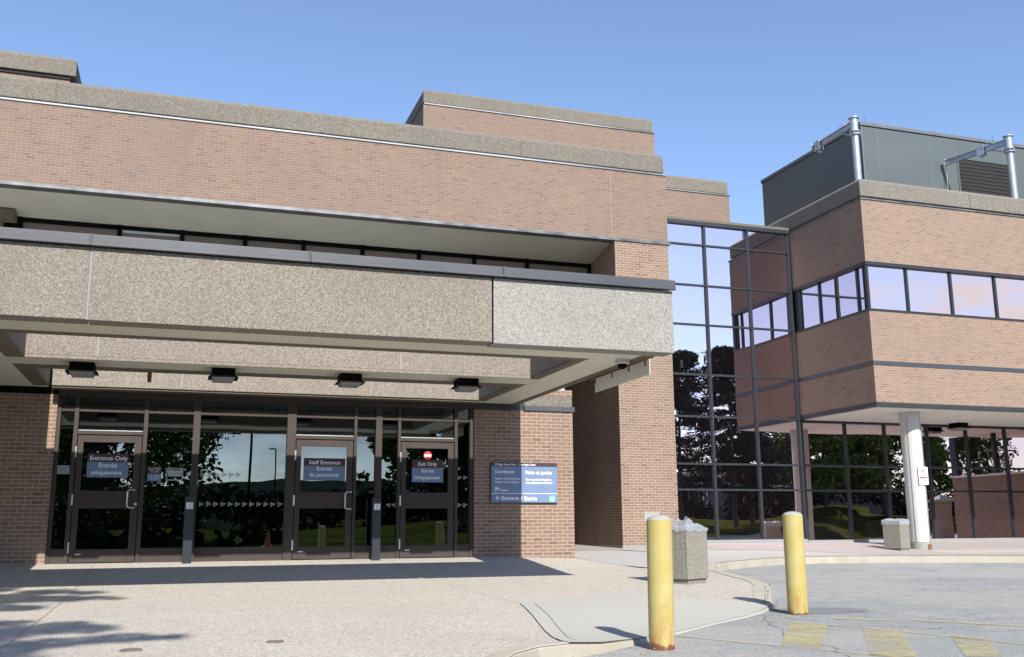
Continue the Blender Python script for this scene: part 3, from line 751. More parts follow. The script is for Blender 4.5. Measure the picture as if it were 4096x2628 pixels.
m.box(-1.96, 5.34, GY-.3, GY+.2, 3.34, 3.354)
m.build('storefront_frame', SF, court, bevel=.006)
g = MB()
for i, (a, b) in enumerate(bays):
    g.box(a, b, GY+.07, GY+.076, 3.035, 3.24)
    if i in doorbay: g.box(a, b, GY+.07, GY+.076, 2.66, 2.98)
    else: g.box(a, b, GY+.07, GY+.076, .70, 2.98)
g.build('storefront_glass', M_dglass, court)
# white bead under the door transoms
for i in doorbay: a, b = bays[i]; MB().box(a+.01, b-.01, GY+.05, GY+.066, 2.66, 2.675).build('transom_bead', M_sheet, court)
# doors
def door(a, b, label, handle_x, hz0, hz1, knob=None, sheet_=False, hinge_x=None):
    z0 = .475; z1 = 2.58
    gl, gr = a+.105, b-.125
    y0 = GY+.015; y1 = GY+.06
    d = MB(); d.box(a+.012, gl, y0, y1, z0, z1).box(gr, b-.012, y0, y1, z0, z1)
    d.box(gl, gr, y0, y1, 2.465, z1).box(gl, gr, y0, y1, 1.36, 1.65).box(gl, gr, y0, y1, z0, .69)
    o = d.build('entrance_door', SF, court, bevel=.004); o['label'] = label
    MB().box(gl, gr, y0+.02, y0+.026, 1.65, 2.465).box(gl, gr, y0+.02, y0+.026, .69, 1.36).build('door_glass', M_dglass, o)
    if handle_x is not None:
        s = -1
        hx = handle_x
        pts = [(hx+.11, y0, hz1), (hx+.11, y0-.06, hz1), (hx+.03, y0-.06, hz1), (hx, y0-.06, hz1-.03), (hx, y0-.06, hz0+.03), (hx+.03, y0-.06, hz0), (hx+.11, y0-.06, hz0), (hx+.11, y0, hz0)]
        MB().rod(pts, .012, 10).build('door_handle', M_alu, o)
    if knob: MB().tube((knob, y0, 1.43), (knob, y0-.02, 1.43), .024, seg=16).build('door_lock', M_alu, o)
    hx = hinge_x
    for hz in (2.3, 1.5, .72): MB().box(hx-.012, hx+.012, y0-.018, y0+.01, hz-.09, hz+.09).build('hinge', M_alu, o)
    MB().box(a+.10, a+.19, y0-.012, y0-.002, .60, .618).build('door_kick_stop', M_alu, o)
    if sheet_: MB().box(gl-.0, gr, y0+.035, y0+.04, 1.65, 2.465).build('privacy_sheet', M_sheet, o)
    return o
door(-1.62, -.58, 'leftmost dark bronze glazed door with a pull handle and round lock', -.765, 1.37, 1.67, knob=-.63, hinge_x=-1.625)
door(2.01, 3.06, 'middle dark bronze door with a pale sheet behind its upper glass', 2.915, 1.35, 1.65, sheet_=True, hinge_x=2.01)
door(3.935, 4.97, 'rightmost dark bronze door without a pull handle', None, 0, 0, hinge_x=3.935)

# decals on the glass: rows of three-petalled marks, part of the storefront
yd = GY+.066
for z, xs in ((1.94, [.42+.12*i for i in range(6)]), (1.43, [.42+.1218*i for i in range(12)]), (1.93, [5.07, 5.18]), (1.42, [5.07, 5.18])):
    for x in xs: m = MB(); emblem(m, x-.02, z, .078, yd); m.build('glass_emblem', M_decal, court)
for x in (3.76, 3.86): m = MB(); emblem(m, x, 1.42, .072, yd, -1); m.build('glass_emblem', M_decal, court)

# ------------------------------------------------------------------ entrance canopy
can = thing('entrance_canopy', 'deep flat entrance canopy of exposed pebble concrete with grey metal cap over the doors', 'canopy', (2, 12, 3.3))
CX0, CX1 = -9.0, 6.215
CF = 11.7
MB().box(-9, -1.05, CF, 12.0, 3.29, 4.12).build('front_panel', M_agg, can, bevel=.008)
MB().box(-1.03, 3.665, CF, 12.0, 3.285, 4.12).build('front_panel', M_agg, can, bevel=.008)
o = MB().box(3.685, CX1, CF, 12.0, 3.27, 4.12).build('front_panel', M_agg_pale, can, bevel=.008); o['label'] = 'whitish panel at the right end of the canopy front'
MB().box(-9, CX1-.02, 12.0, 13.11, 3.40, 4.10).build('front_beam', M_rim, can)
MB().box(-1.05, -1.03, CF+.006, CF+.05, 3.29, 4.12).build('panel_joint', M_plinth, can)
m = MB()
for a, b in ((-9, -1.05), (-1.05, 1.38), (1.385, 3.82), (3.825, 6.25)):
    m.box(a, b-.004, CF-.045, 12.4, 4.165, 4.26); m.box(a, b-.004, CF-.062, CF-.0, 4.125, 4.164)
m.box(-9, 6.26, 12.4, 12.9, 4.15, 4.24)
m.box(5.9, 6.27, 12.9, 18.1, 4.15, 4.25)
for a in (-1.05, 1.38, 3.82): m.box(a-.02, a+.006, CF-.066, CF-.046, 4.126, 4.264)
m.build('metal_cap', M_cap, can, bevel=.006)
MB().box(CX1-.5, CX1-.02, 12.0, 18.15, 3.42, 4.13).build('side_beam', M_agg, can)
MB().box(CX1-.14, CX1-.01, 12.02, 18.15, 3.33, 3.42).build('side_rim', M_rim, can, bevel=.01)
MB().box(5.33, CX1-.5, 13.11, 18.15, 3.40, 4.10).build('side_slab', M_agg, can)
MB().box(-9, -2.08, 13.11, 18.15, 3.40, 4.10).build('side_slab', M_agg, can)
MB().box(-2.08, 5.33, 14.95, 15.94, 3.40, 4.24).box(-2.08, 5.33, 14.95, 14.976, 3.352, 3.40).build('middle_beam', M_agg_in, can, bevel=.006)
for xj in (-1.15, 3.2): box('beam_joint', M_plinth, can, xj-.012, xj+.012, 14.945, 14.97, 3.41, 4.2)
# aluminium soffit strips and concrete rims round the openings
s = MB()
s.box(-9, CX1-.14, 11.86, 12.84, 3.345, 3.38)
s.box(-9, -2.32, 12.84, 18.0, 3.345, 3.38); s.box(5.47, CX1-.14, 12.84, 18.15, 3.345, 3.38)
s.box(-2.32, 5.47, 14.98, 15.56, 3.350, 3.38)
s.box(5.34, 5.47, 17.9, 18.15, 3.345, 3.38); s.box(-2.32, -2.1, 17.9, 18.0, 3.345, 3.38)
s.build('aluminium_soffit', M_soff, can)
r = MB()
for y0, y1, y2 in ((12.84, 13.11, 14.98), (15.56, 15.96, 17.9)):
    r.box(-2.32, 5.47, y0, y1, 3.352, 3.40)
    r.box(5.33, 5.47, y1, y2, 3.352, 3.40); r.box(-2.32, -2.08, y1, y2, 3.352, 3.40)
r.build('opening_rim', M_rim, can)
# hanging plate on the right side
MB().box(6.235, 6.252, 12.51, 14.45, 3.10, 3.33).build('side_plate', M_soff_w, can, bevel=.004)
MB().tube((6.225, 12.2, 3.34), (6.225, 14.6, 3.325), .018).build('rusty_pipe', M_rust, can)
for y in (12.6, 13.15, 13.75, 14.4): MB().box(6.225, 6.236, y, y+.035, 3.24, 3.36).build('clip', M_rust, can)

# recessed/hung lights under the canopy
def hung_light(x, y, z, label, group, k=1.):
    t = thing('ceiling_light', label, 'ceiling light', (x, y, z), group)
    a = .165*k; b = .215*k
    MB().box(x-a, x+a, y-a, y+a, z-.095*k, z).build('housing', M_lampb, t, bevel=.008)
    m = MB(); z1 = z-.095*k; z2 = z-.135*k
    top = [(x-a, y-a, z1), (x+a, y-a, z1), (x+a, y+a, z1), (x-a, y+a, z1)]; bot = [(x-b, y-b, z2), (x+b, y-b, z2), (x+b, y+b, z2), (x-b, y+b, z2)]
    n = len(m.v); m.v += top+bot
    for q in ((0, 1, 2, 3), (7, 6, 5, 4), (4, 5, 1, 0), (5, 6, 2, 1), (6, 7, 3, 2), (7, 4, 0, 3)): m.f.append(list(q)); m.m.append(0)
    m.build('skirt', M_lampb, t)
    c = .165*k
    MB().lathe(0, 0, [(0, 0)]).v
    mm = MB(); mm.slab(x-c, x+c, y-c, y+c, z2, z2+.001, 0)
    mm = MB(); n = 0; mm.v = [(x-c, y-c, z2), (x+c, y-c, z2), (x+c, y+c, z2), (x-c, y+c, z2), (x-c*.85, y-c*.85, z2-.05*k), (x+c*.85, y-c*.85, z2-.05*k), (x+c*.85, y+c*.85, z2-.05*k), (x-c*.85, y+c*.85, z2-.05*k)]
    for q in ((0, 1, 2, 3), (7, 6, 5, 4), (4, 5, 1, 0), (5, 6, 2, 1), (6, 7, 3, 2), (7, 4, 0, 3)): mm.f.append(list(q)); mm.m.append(0)
    mm.build('lens', M_lens, t)
    return t
for x, lab in ((-1.36, 'boxy black ceiling light under the canopy, leftmost of the row of four'), (.58, 'boxy black ceiling light under the canopy, second from the left, right of the rusty bracket'),
               (2.47, 'boxy black ceiling light under the canopy, above the Staff Entrance door'), (4.35, 'boxy black ceiling light under the canopy, nearest the brick sign wall')):
    hung_light(x, 15.3, 3.345, lab, 'black lights under the entrance canopy')
tag(MB().box(-.50, -.44, 15.9, 15.94, 3.20, 3.37).build('rusty_bracket', M_rust), 'small rusty metal bracket hanging from the canopy between the two left lights', 'bracket')
t = thing('dome_camera', 'small white dome security camera under the right front corner of the canopy', 'security camera', (5.95, 12.78, 3.34))
MB().lathe(5.95, 12.78, [(.105, 3.345), (.105, 3.29), (.09, 3.275)], 24).build('housing', M_white, t, smooth=True)
MB().lathe(5.95, 12.78, [(.07, 3.276), (.068, 3.25), (.05, 3.222), (.025, 3.208), (.005, 3.205)], 24).build('dome', M_lampb, t, smooth=True)

# ------------------------------------------------------------------ glass link
link = thing('glass_link', 'tall purple mirrored glass link between the brick courthouse and the office wing', 'building', (16, 26.8, 0))
LY = 26.75
xg = [13.85, 15.42, 16.98, 18.50]; zg = [.63, 2.08, 2.85, 4.28, 5.57, 7.13, 8.39, 9.70, 10.36]
MB().box(12.3, 18.53, LY+.05, LY+.09, .6, 10.36).build('mirror_glass', M_purple, link)
m = MB()
for x in xg: m.box(x-.035, x+.035, LY-.02, LY+.05, .63, 10.4)
for z in zg[:-1]: m.box(12.3, 18.50, LY-.0, LY+.045, z-.028, z+.028)
m.build('mullion_grid', M_mull, link)
MB().box(12.3, 18.55, LY-.04, LY+.3, 10.34, 10.47).build('head_trim', M_mull, link, bevel=.01)
MB().box(12.3, 18.56, LY+.0, LY+.28, 10.47, 10.56).build('roof_edge', M_rim, link)
MB().box(12.25, 18.5, LY+.3, 34, .2, 10.5).build('roof_mass', M_roofm, link)
MB().box(12.21, 18.5, LY-.08, LY+.2, .3, .60).build('plinth', M_plinth, link, bevel=.01)

# ------------------------------------------------------------------ office wing
wing = thing('office_wing', 'brick office wing with ribbon windows overhanging a mirrored glass ground floor', 'building', (26, 30, 0))
WX = 18.55; WE = 46
MB().box(WX, WE, FY, 40, 4.40, 5.46).build('lower_wall', M_brick_wing, wing)
MB().box(WX+.0, WE, FY+.0, 40, 5.58, 7.04).build('lower_wall', M_brick_wing, wing)
MB().box(WX-.012, WE, FY-.012, 40, 5.46, 5.58).build('band', M_band, wing)
MB().box(WX-.02, WE, FY-.02, 40, 4.28, 4.40).build('soffit_trim', M_trim, wing)
MB().box(WX+.1, WE, FY+.1, 40, 4.262, 4.282).build('soffit', M_soff_w, wing)
MB().box(WX, WE, FY, 40, 8.50, 10.38).build('upper_wall', M_brick_wing, wing)
MB().slab(WX+.02, WE, FY+.02, 34.5, 10.49, 11.07, .13).build('roof_coping', M_cope_w, wing, bevel=.02)
MB().box(WX-.03, WE, FY-.03, 40, 10.38, 10.425).build('flashing', M_flash_g, wing)
MB().box(WX+.1, WE, FY+.1, 34, 10.425, 10.49).build('shadow_gap', M_black, wing)
box('wall_joint', MATS['joint_sealant'], wing, 22.92, 22.938, FY-.003, FY+.01, 8.52, 10.37)
box('wall_joint', M_brick_wing, wing, 22.92, 22.93, FY-.003, FY+.01, 5.6, 7.02)
for xj in (22.6, 26.8): box('coping_joint', M_rim, wing, xj-.012, xj+.012, FY+.012, FY+.1, 10.5, 10.95)
# upper ribbon windows: glass band set back, trims and mullions per window
MB().box(WX-.015, WE, FY-.015, 40, 8.40, 8.50).build('window_head', M_mull, wing)
MB().box(WX-.015, WE, FY-.015, 40, 7.04, 7.10).build('window_sill', M_mull, wing)
wx = [18.62, 20.0, 21.6, 23.26, 24.86, 26.5, 28.1, 29.7, 31.3]
for i, (a, b) in enumerate(zip(wx, wx[1:])):
    fr = MB(); fr.box(a-.033, a+.033, FY+.04, FY+.10, 7.10, 8.40)
    if i == 0: fr.box(WX, a-.033, FY+.002, FY+.10, 7.10, 8.40)
    w = fr.build('window', M_mull, wing)
    MB().box(a+.035, b-.035, FY+.09, FY+.12, 7.10, 8.40).build('window_glass', M_purple, w)
wy = [23.3, 23.62, 25.45, 26.45]
for i, (a, b) in enumerate(zip(wy, wy[1:])):
    fr = MB(); fr.box(WX+.04, WX+.10, a-.033, a+.033, 7.10, 8.40)
    if i == 0: fr.box(WX+.0, WX+.10, FY+.14, a-.033, 7.10, 8.40)
    if i == 2: fr.box(WX+.04, WX+.10, b-.03, LY, 7.10, 8.40)
    w = fr.build('window', M_mull, wing)
    MB().box(WX+.09, WX+.12, a+.035, b-.035, 7.10, 8.40).build('window_glass', M_purple, w)
MB().box(WX+.2, WE, FY+.2, 39.8, 7.0, 8.5).build('inner_core', M_black, wing)
# ground floor glazing
MB().box(18.55, 28.0, LY+.05, LY+.09, .55, 4.262).build('mirror_glass', M_purple, wing)
m = MB()
for x in (18.58, 20.2, 21.72, 23.4, 25.0, 26.64): m.box(x-.036, x+.036, LY-.01, LY+.05, .58, 4.26)
for z in (2.08, 2.85): m.box(18.54, 28, LY-.02, LY+.045, z-.03, z+.03)
m.box(18.54, 28, LY-.05, LY+.045, 4.19, 4.26)
m.build('mullion_grid', M_mull, wing)
MB().box(18.5, 28, LY-.1, LY+.2, .3, .56).build('plinth', M_plinth, wing, bevel=.01)
MB().box(18.5, 28, LY-.45, LY-.1, .2, .42).build('plinth_step', M_walk, wing, bevel=.01)
MB().box(28.0, 28.4, 22.7, LY+.3, .2, 2.75).build('end_wall', M_brick_low, wing)
MB().box(27.96, 28.4, 22.65, LY+.3, 2.75, 2.82).build('end_wall_sill', M_sill, wing)
MB().box(28.08, 28.1, 23.0, LY, 2.82, 4.262).build('end_wall_glass', M_purple, wing)
MB().box(28.0, 28.4, 22.7, 23.0, 2.82, 4.262).build('end_wall_post', M_mull, wing); MB().box(28.0, 28.08, 24.8, 24.9, 2.82, 4.26).build('end_wall_post', M_mull, wing)
MB().box(28.4, WE, 24.0, 40, .2, 4.26).build('rear_wall', M_brick_low, wing)
# round column with casing seams and concrete foot
cx_, cy_ = 20.42, 24.02
cz = PZ(cx_, cy_)
c_ = MB().lathe(cx_, cy_, [(.27, cz+.18), (.285, cz+.2), (.29, 4.10), (.305, 4.12), (.305, 4.262)], 36).build('round_column', M_white, wing, smooth=True)
MB().lathe(cx_, cy_, [(.275, cz-.1), (.285, cz+.16), (.26, cz+.18)], 32).build('column_foot', M_stone, c_, smooth=True)
for ang in (R(-62), R(-150)):
    sx, sy = cx_+.291*math.cos(ang), cy_+.291*math.sin(ang)
    MB().tube((sx, sy, cz+.2), (sx, sy, 4.1), .006, seg=6).build('casing_seam', M_trim, c_)
MB().box(cx_+.02, cx_+.15, cy_-.292, cy_-.27, cz+.0, cz+.14).build('rust_stain', M_rust, c_)

hung_light(24.2, 26.2, 4.262, 'black ceiling light under the office wing, right of the white column', 'black lights under the wing', 1.25)

# rooftop plant enclosure
pl = thing('rooftop_plant_enclosure', 'dark grey metal clad plant enclosure on the roof of the office wing', 'roof enclosure', (25, 28, 11))
PX, PY = 21.12, 26.0
MB().box(PX, 44, PY, 32.0, 10.9, 14.16).build('metal_cladding', M_plant, pl)
MB().box(PX-.04, 44, PY-.04, 32.04, 14.17, 14.29).build('cap_trim', plain('plant_cap_grey', (.13, .14, .15), .45, .3), pl, bevel=.006)
MB().box(PX-.02, 44, PY-.02, 32.02, 14.155, 14.171).build('cap_gap', M_black, pl)
m = MB(); mj = plain('cladding_joint', (.13, .15, .15), .6)
for x in (21.75, 23.9, 24.98, 27.6, 29.8): m.box(x-.008, x+.008, PY-.004, PY+.01, 10.95, 14.15)
m.box(PX, 24.98, PY-.003, PY+.01, 13.50, 13.512); m.box(27.45, 44, PY-.003, PY+.01, 13.50, 13.512)
for y in (28.2, 30.1): m.box(PX-.004, PX+.01, y-.008, y+.008, 10.95, 14.15)
m.box(PX-.003, PX+.01, PY, 32, 13.5, 13.512)
m.box(PX-.012, PX+.02, PY-.012, PY+.02, 10.95, 14.15)
m.build('panel_joint', mj, pl)
lv = MB().box(25.04, 27.40, PY-.03, PY+.02, 13.44, 13.50).box(25.0, 25.06, PY-.03, PY+.02, 11.0, 13.50).box(27.34, 27.42, PY-.03, PY+.02, 11.0, 13.50).build('louvre', M_plant, pl)
MB().box(25.06, 27.34, PY-.012, PY-.006, 11.0, 13.44).build('louvre_void', M_black, lv)
m = MB()
for k in range(18): z = 11.05+k*.132; m.prism([(25.06, PY-.03, z), (25.06, PY-.022, z+.035), (25.06, PY-.016, z+.035), (25.06, PY-.025, z-.008)], (2.28, 0, 0))
m.build('louvre_blades', M_louv, lv)
for x, y in ((21.45, PY+.2), (26.9, PY+.2)): MB().tube((x, y, 14.28), (x, y, 14.62), .008, seg=6).build('lightning_rod', M_trim, pl)

# davit arms
def davit(px, py, ex, ey, zt, ztr, label, hoist):
    t = thing('davit_arm', label, 'davit', (px, py, 10.9), 'galvanised davit arms on the wing roof')
    MB().tube((px, py, 10.9), (px, py, zt-.55), .105, seg=24).build('pole', M_galv, t, smooth=True)
    MB().tube((px, py, zt-.45), (px, py, zt-.02), .115, seg=24).build('sleeve', M_galv, t, smooth=True)
    m = MB()
    for z in (zt-.56, zt-.46): m.tube((px, py, z), (px, py, z+.025), .165, seg=24)
    for k in range(8):
        a = k*math.pi/4; m.box(px+.14*math.cos(a)-.014, px+.14*math.cos(a)+.014, py+.14*math.sin(a)-.014, py+.14*math.sin(a)+.014, zt-.54, zt-.45)
    m.build('collar', M_galv, t)
    MB().tube((px, py, zt-.03), (px, py, zt), .16, seg=24).tube((px, py, zt), (px, py, zt+.05), .1, .05, seg=16).build('cap_plate', M_galv, t)
    d = Vector((ex-px, ey-py, 0)); L = d.length; d.normalize(); n = Vector((-d.y, d.x, 0))
    def P(s, w, z): q = Vector((px, py, 0))+d*s+n*w; return (q.x, q.y, z)
    def beam(mb, s0, s1, w0, w1, z0, z1): mb.prism([P(s0, w0, z0), P(s0, w1, z0), P(s0, w1, z1), P(s0, w0, z1)], tuple(d*(s1-s0)))
    m = MB(); beam(m, .1, L, -.05, .05, zt-.10, zt-.085); beam(m, .1, L, -.05, .05, zt-.27, zt-.255); beam(m, .1, L, -.006, .006, zt-.255, zt-.10)
    beam(m, L, L+.012, -.07, .07, zt-.29, zt-.04)
    m.build('arm_beam', M_galv, t)
    m = MB(); m.tube(P(.14, 0, zt-.5), P(.62, 0, zt-.27), .022, seg=8); beam(m, .12, .15, -.02, .02, zt-.5, zt-.26)
    m.build('brace', M_galv, t)
    m = MB(); m.rod([P(.45, 0, zt-.09), P(.45, 0, zt-.0), P(.75, 0, zt-.0), P(.75, 0, zt-.09)], .007, 6); m.build('lifting_loop', M_galv, t)
    m = MB(); s = ztr*L; beam(m, s-.13, s+.13, -.075, -.062, zt-.36, zt-.03); beam(m, s-.13, s+.13, .062, .075, zt-.36, zt-.03); m.tube(P(s, -.06, zt-.4), P(s, .06, zt-.4), .03, seg=10)
    for q in (-.08, .08): m.tube(P(s+q, -.1, zt-.07), P(s+q, .1, zt-.07), .03, seg=10)
    m.build('trolley', M_galv, t)
    if hoist: MB().tube(P(L+.02, -.02, zt-.2), P(L+.03, -.05, 11.0), .012, seg=6).build('rope', M_rope, t)
davit(18.95, 23.62, 19.0, 25.75, 13.17, .86, 'galvanised steel davit arm at the left corner of the wing roof', False)
davit(24.9, 23.62, 24.36, 25.82, 13.32, .42, 'galvanised steel davit arm in front of the roof louvre', True)

# ------------------------------------------------------------------ street furniture
def bollard(x, y, r, zt, label, lean):
    z0 = RZ(x, y)
    t = thing('bollard', label, 'bollard', (x, y, z0), 'yellow steel bollards at the kerb ramp')
    n = 10; prof = []
    for i in range(n+1):
        z = z0-.05+(zt-z0+.05)*i/n; prof.append((r, z))
    o = MB().lathe(x, y, prof, 40).build('steel_pipe', M_boll, t, smooth=True)
    capp = [(r*.99, zt-.004)]+[(r*math.cos(a)*.98, zt+.045*math.sin(a)) for a in (R(12), R(28), R(45), R(62), R(78), R(88))]
    o2 = MB().lathe(x, y, capp, 40).build('concrete_cap', M_stone, t, smooth=True)
    for q in (o, o2):
        for v in q.data.vertices: v.co.x += lean*(v.co.z)
bollard(3.96, 7.88, .109, 1.055, 'nearer yellow bollard with rust patches and scratches, in front of the near litter bin', .012)
bollard(6.81, 10.10, .115, 1.12, 'farther yellow bollard with orange rust down its right side, standing alone on the asphalt', -.0)
def weeds():
    m = MB(); rn = random.Random(4)
    for k in range(26):
        x = 6.78+rn.gauss(.05, .05); y = 10.78+rn.gauss(0, .05); z = RZ(x, y); h = rn.uniform(.03, .10) if k > 1 else rn.uniform(.22, .36)
        a = rn.uniform(0, 6.28); lean = rn.uniform(.0, .5)*h; w = .005 if k > 3 else .003
        tx, ty = x+lean*math.cos(a), y+lean*math.sin(a)
        m.poly([(x-w, y, z), (x+w, y, z), (tx+w*.3, ty, z+h), (tx-w*.3, ty, z+h)])
        for q in range(3 if k > 3 else 7):
            f_ = rn.uniform(.3, 1); lx = x+(tx-x)*f_; ly = y+(ty-y)*f_; lz = z+h*f_; b = rn.uniform(0, 6.28); s = .018
            m.poly([(lx, ly, lz), (lx+s*math.cos(b), ly+s*math.sin(b), lz+.006), (lx+1.3*s*math.cos(b+.5), ly+1.3*s*math.sin(b+.5), lz-.006)])
    tag(m.build('weed_clump', M_weed), 'green weeds growing from the kerb joint left of the farther bollard', 'weed')
weeds()
def trash(cx, cy, ang, w, h, label, puff, seed):
    z0 = PZ(cx, cy)
    t = thing('litter_bin', label, 'litter bin', (cx, cy, z0), 'square pebble concrete litter bins')
    ca, sa = math.cos(ang), math.sin(ang)
    def rb(mb, u0, u1, v0, v1, z0_, z1_):
        P = lambda u, v: (cx+u*ca-v*sa, cy+u*sa+v*ca)
        q = [P(u0, v0), P(u1, v0), P(u1, v1), P(u0, v1)]
        mb.prism([(a, b, z0_) for a, b in q], (0, 0, z1_-z0_)); return mb
    b = MB(); rb(b, 0, w, 0, .045, z0+.07, z0+h); rb(b, 0, w, w-.045, w, z0+.07, z0+h); rb(b, 0, .045, .045, w-.045, z0+.07, z0+h); rb(b, w-.045, w, .045, w-.045, z0+.07, z0+h); rb(b, .046, w-.046, .046, w-.046, z0+.08, z0+.14)
    b.build('concrete_body', M_bin, t, bevel=.012)
    rb(MB(), .03, w-.03, .03, w-.03, z0-.05, z0+.068).build('base', M_bin, t)
    # crumpled liner draped over the rim
    rn = random.Random(seed); m = MB(); nu = 40
    rings = []
    prof = [(-.012, -.02), (-.014, .004), (.01, .03), (.07, .05), (.14, .035), (.22, -.03)]
    per = []
    for i in range(nu):
        s = 4*i/nu; k = int(s); fr = s-k
        per.append([(fr, 0), (1, fr), (1-fr, 1), (0, 1-fr)][k])
    for pi2, (ins, dz) in enumerate(prof):
        for i, (a, b_) in enumerate(per):
            u = a*w; v = b_*w; cu = w/2
            k = 1-2*ins/w
            uu_ = cu+(u-cu)*k; vv_ = cu+(v-cu)*k
            drop = (-rn.uniform(.0, .045) - (.06 if seed == 2 else .0)) if pi2 == 0 else 0
            hz = dz + (rn.uniform(-.02, .03)+puff*max(0, 1-abs(a-.12)*2.2)*(1 if pi2 in (2, 3, 4) else .3)) * (0 if pi2 <= 1 else 1)
            jx = rn.uniform(-.006, .006) if pi2 > 1 else 0
            m.v.append((cx+(uu_+jx)*ca-(vv_+jx)*sa, cy+(uu_+jx)*sa+(vv_+jx)*ca, z0+h+hz+drop))
    for p_ in range(len(prof)-1):
        for i in range(nu):
            j = (i+1) % nu; m.f.append([p_*nu+i, p_*nu+j, (p_+1)*nu+j, (p_+1)*nu+i]); m.m.append(0)
    m.build('bag_liner', M_bag, t, smooth=True)
trash(7.12, 13.25, R(29), .56, .80, 'near pebble concrete litter bin with puffed clear bag, behind the nearer bollard', .11, 1)
trash(19.2, 23.35, R(22), .52, .83, 'far pebble concrete litter bin with clear liner, beside the white column', .0, 2)

def post(x, y, zt, label):
    z0 = PZ(x, y)
    t = thing('push_button_post', label, 'door opener post', (x, y, z0), 'dark posts with automatic door buttons')
    MB().box(x-.075, x+.075, y-.01, y+.13, z0-.03, zt).build('post_body', M_navy, t, bevel=.006)
    MB().box(x-.058, x+.058, y-.03, y-.01, zt-.215, zt-.095).build('push_plate', M_alu, t, bevel=.008)
    m = MB(); ring(m, x, zt-.15, .012, .016, y-.0325, 16); stroke(m, (x-.002, zt-.125), (x+.001, zt-.148), .004, y-.0325)
    for k in (.178, .19): stroke(m, (x-.02, zt-k), (x+.02, zt-k), .004, y-.0325)
    m.build('push_plate_mark', M_signblue, t)
post(.245, 17.98, 1.555, 'dark push button post left of the wide middle window')
post(3.455, 17.98, 1.535, 'dark push button post between the Staff Entrance and Exit Only doors')

def cover(x, y, r, label):
    z = PZ(x, y); n = 24
    tag(MB().lathe(x, y, [(r, z-.02), (r, z+.008), (r*.9, z+.012), (r*.86, z+.009)], n).build('drain_cover', M_iron), label, 'drain cover', 'round rusty covers in the plaza')
cover(-.25, 8.35, .083, 'round rusty cover in the foreground paving, the left one with a rust streak')
cover(.83, 8.52, .07, 'round rusty cover in the foreground paving, the right one')

gm = MB(); rn = random.Random(31)
for k in range(900):
    p = BD[rn.randrange(6, len(BD)-60)]; a = rn.uniform(0, 6.28); q = abs(rn.gauss(0, .16))+.02
    x = p[0]+q*.8; y = p[1]-q*.8
    if rn.random() < .35: x = rn.uniform(2.6, 11); y = rn.uniform(6.5, 9)-.0 if x < 6 else rn.uniform(7, 16)
    if nearest(x, y)[0] < .03: continue
    # only the road side of the edge
    z = RZ(x, y); s = rn.uniform(.004, .013)
    c0 = (x+s, y, z+.001); pts = [(x+s*math.cos(a+j*1.57)*rn.uniform(.6, 1), y+s*math.sin(a+j*1.57)*rn.uniform(.6, 1), z+.002) for j in range(4)]
    top = (x, y, z+s*.9)
    for j in range(4): gm.poly([pts[j], pts[(j+1) % 4], top])
o = gm.build('grit', M_stone); o['kind'] = 'stuff'; tag(o, 'loose grit and small stones lying on the worn asphalt', 'grit')
# date stone
t = thing('date_stone', 'pale stone block marked 1977 set low in the brick corner pier', 'date stone', (11.45, FY, 1.1))
MB().box(11.23, 11.67, FY-.012, FY+.1, 1.11, 1.375).build('stone', M_stone, t, bevel=.006)
m = MB(); text_mb(m, '1977', 11.29, 11.60, 1.18, .125, FY-.0135, .0); m.build('lettering', plain('stone_shadow', (.36, .35, .30), .9), t)

# directory sign on the wall
sg = thing('directory_sign', 'blue and maroon courthouse direction sign screwed to the brick wall right of the doors', 'sign', (6.33, EY-.05, 1.85))
sx0, sx1, sz0, sz1 = 5.66, 7.0, 1.465, 2.225
MB().box(sx0, sx1, EY-.05, EY-.002, sz0, sz1).build('panel', M_trim, sg)
MB().box(sx0+.002, sx1-.002, EY-.054, EY-.05, sz0+.003, 2.148).build('blue_field', M_signblue, sg)
MB().box(sx0+.002, sx1-.002, EY-.054, EY-.05, 2.149, sz1-.003).build('maroon_band', M_signmar, sg)
ty = EY-.0555
U = lambda u: 5.66+(u-385)*.000859
V = lambda v: 2.225-(v-290)*.000792
m = MB()
text_mb(m, '50 Eagle Street West  |  Rue Eagle Ouest', U(470), U(1425), V(362), .037, ty, .012)
text_mb(m, 'Courthouse', U(472), U(918), V(548), .062, ty, .018)
text_mb(m, 'Palais de justice', U(1190), U(1815), V(566), .062, ty, .026)
text_mb(m, 'Superior Court of Justice', U(470), U(1055), V(700), .038, ty, .016)
text_mb(m, 'Ontario Court of Justice', U(470), U(1035), V(782), .038, ty, .016)
text_mb(m, 'Cour superieure de justice', U(1188), U(1795), V(718), .038, ty, .026)
text_mb(m, "Cour de justice de l'Ontario", U(1188), U(1825), V(797), .038, ty, .026)
text_mb(m, 'Ontario', U(580), U(778), V(978), .040, ty, .014)
text_mb(m, 'Entrance', U(622), U(1025), V(1182), .068, ty, .024)
text_mb(m, 'Entrée', U(1150), U(1450), V(1190), .068, ty, .030)
emblem(m, U(478), V(925), .078, ty)
stroke(m, (U(1090), V(1100)), (U(1090), V(1200)), .014, ty)
stroke(m, (U(480), V(1135)), (U(585), V(1135)), .012, ty); stroke(m, (U(484), V(1139)), (U(537), V(1088)), .012, ty); stroke(m, (U(484), V(1131)), (U(537), V(1190)), .012, ty)
m.box(sx0+.004, sx1-.004, ty, ty+.0012, V(1031)-.005, V(1031)+.004)
m.build('lettering', M_txt, sg)
ix0, ix1, iz0, iz1 = U(1745), U(1877), V(1226), V(1084)
MB().box(ix0, ix1, ty-.0005, ty+.0005, iz0, iz1).build('access_symbol', M_icon, sg)
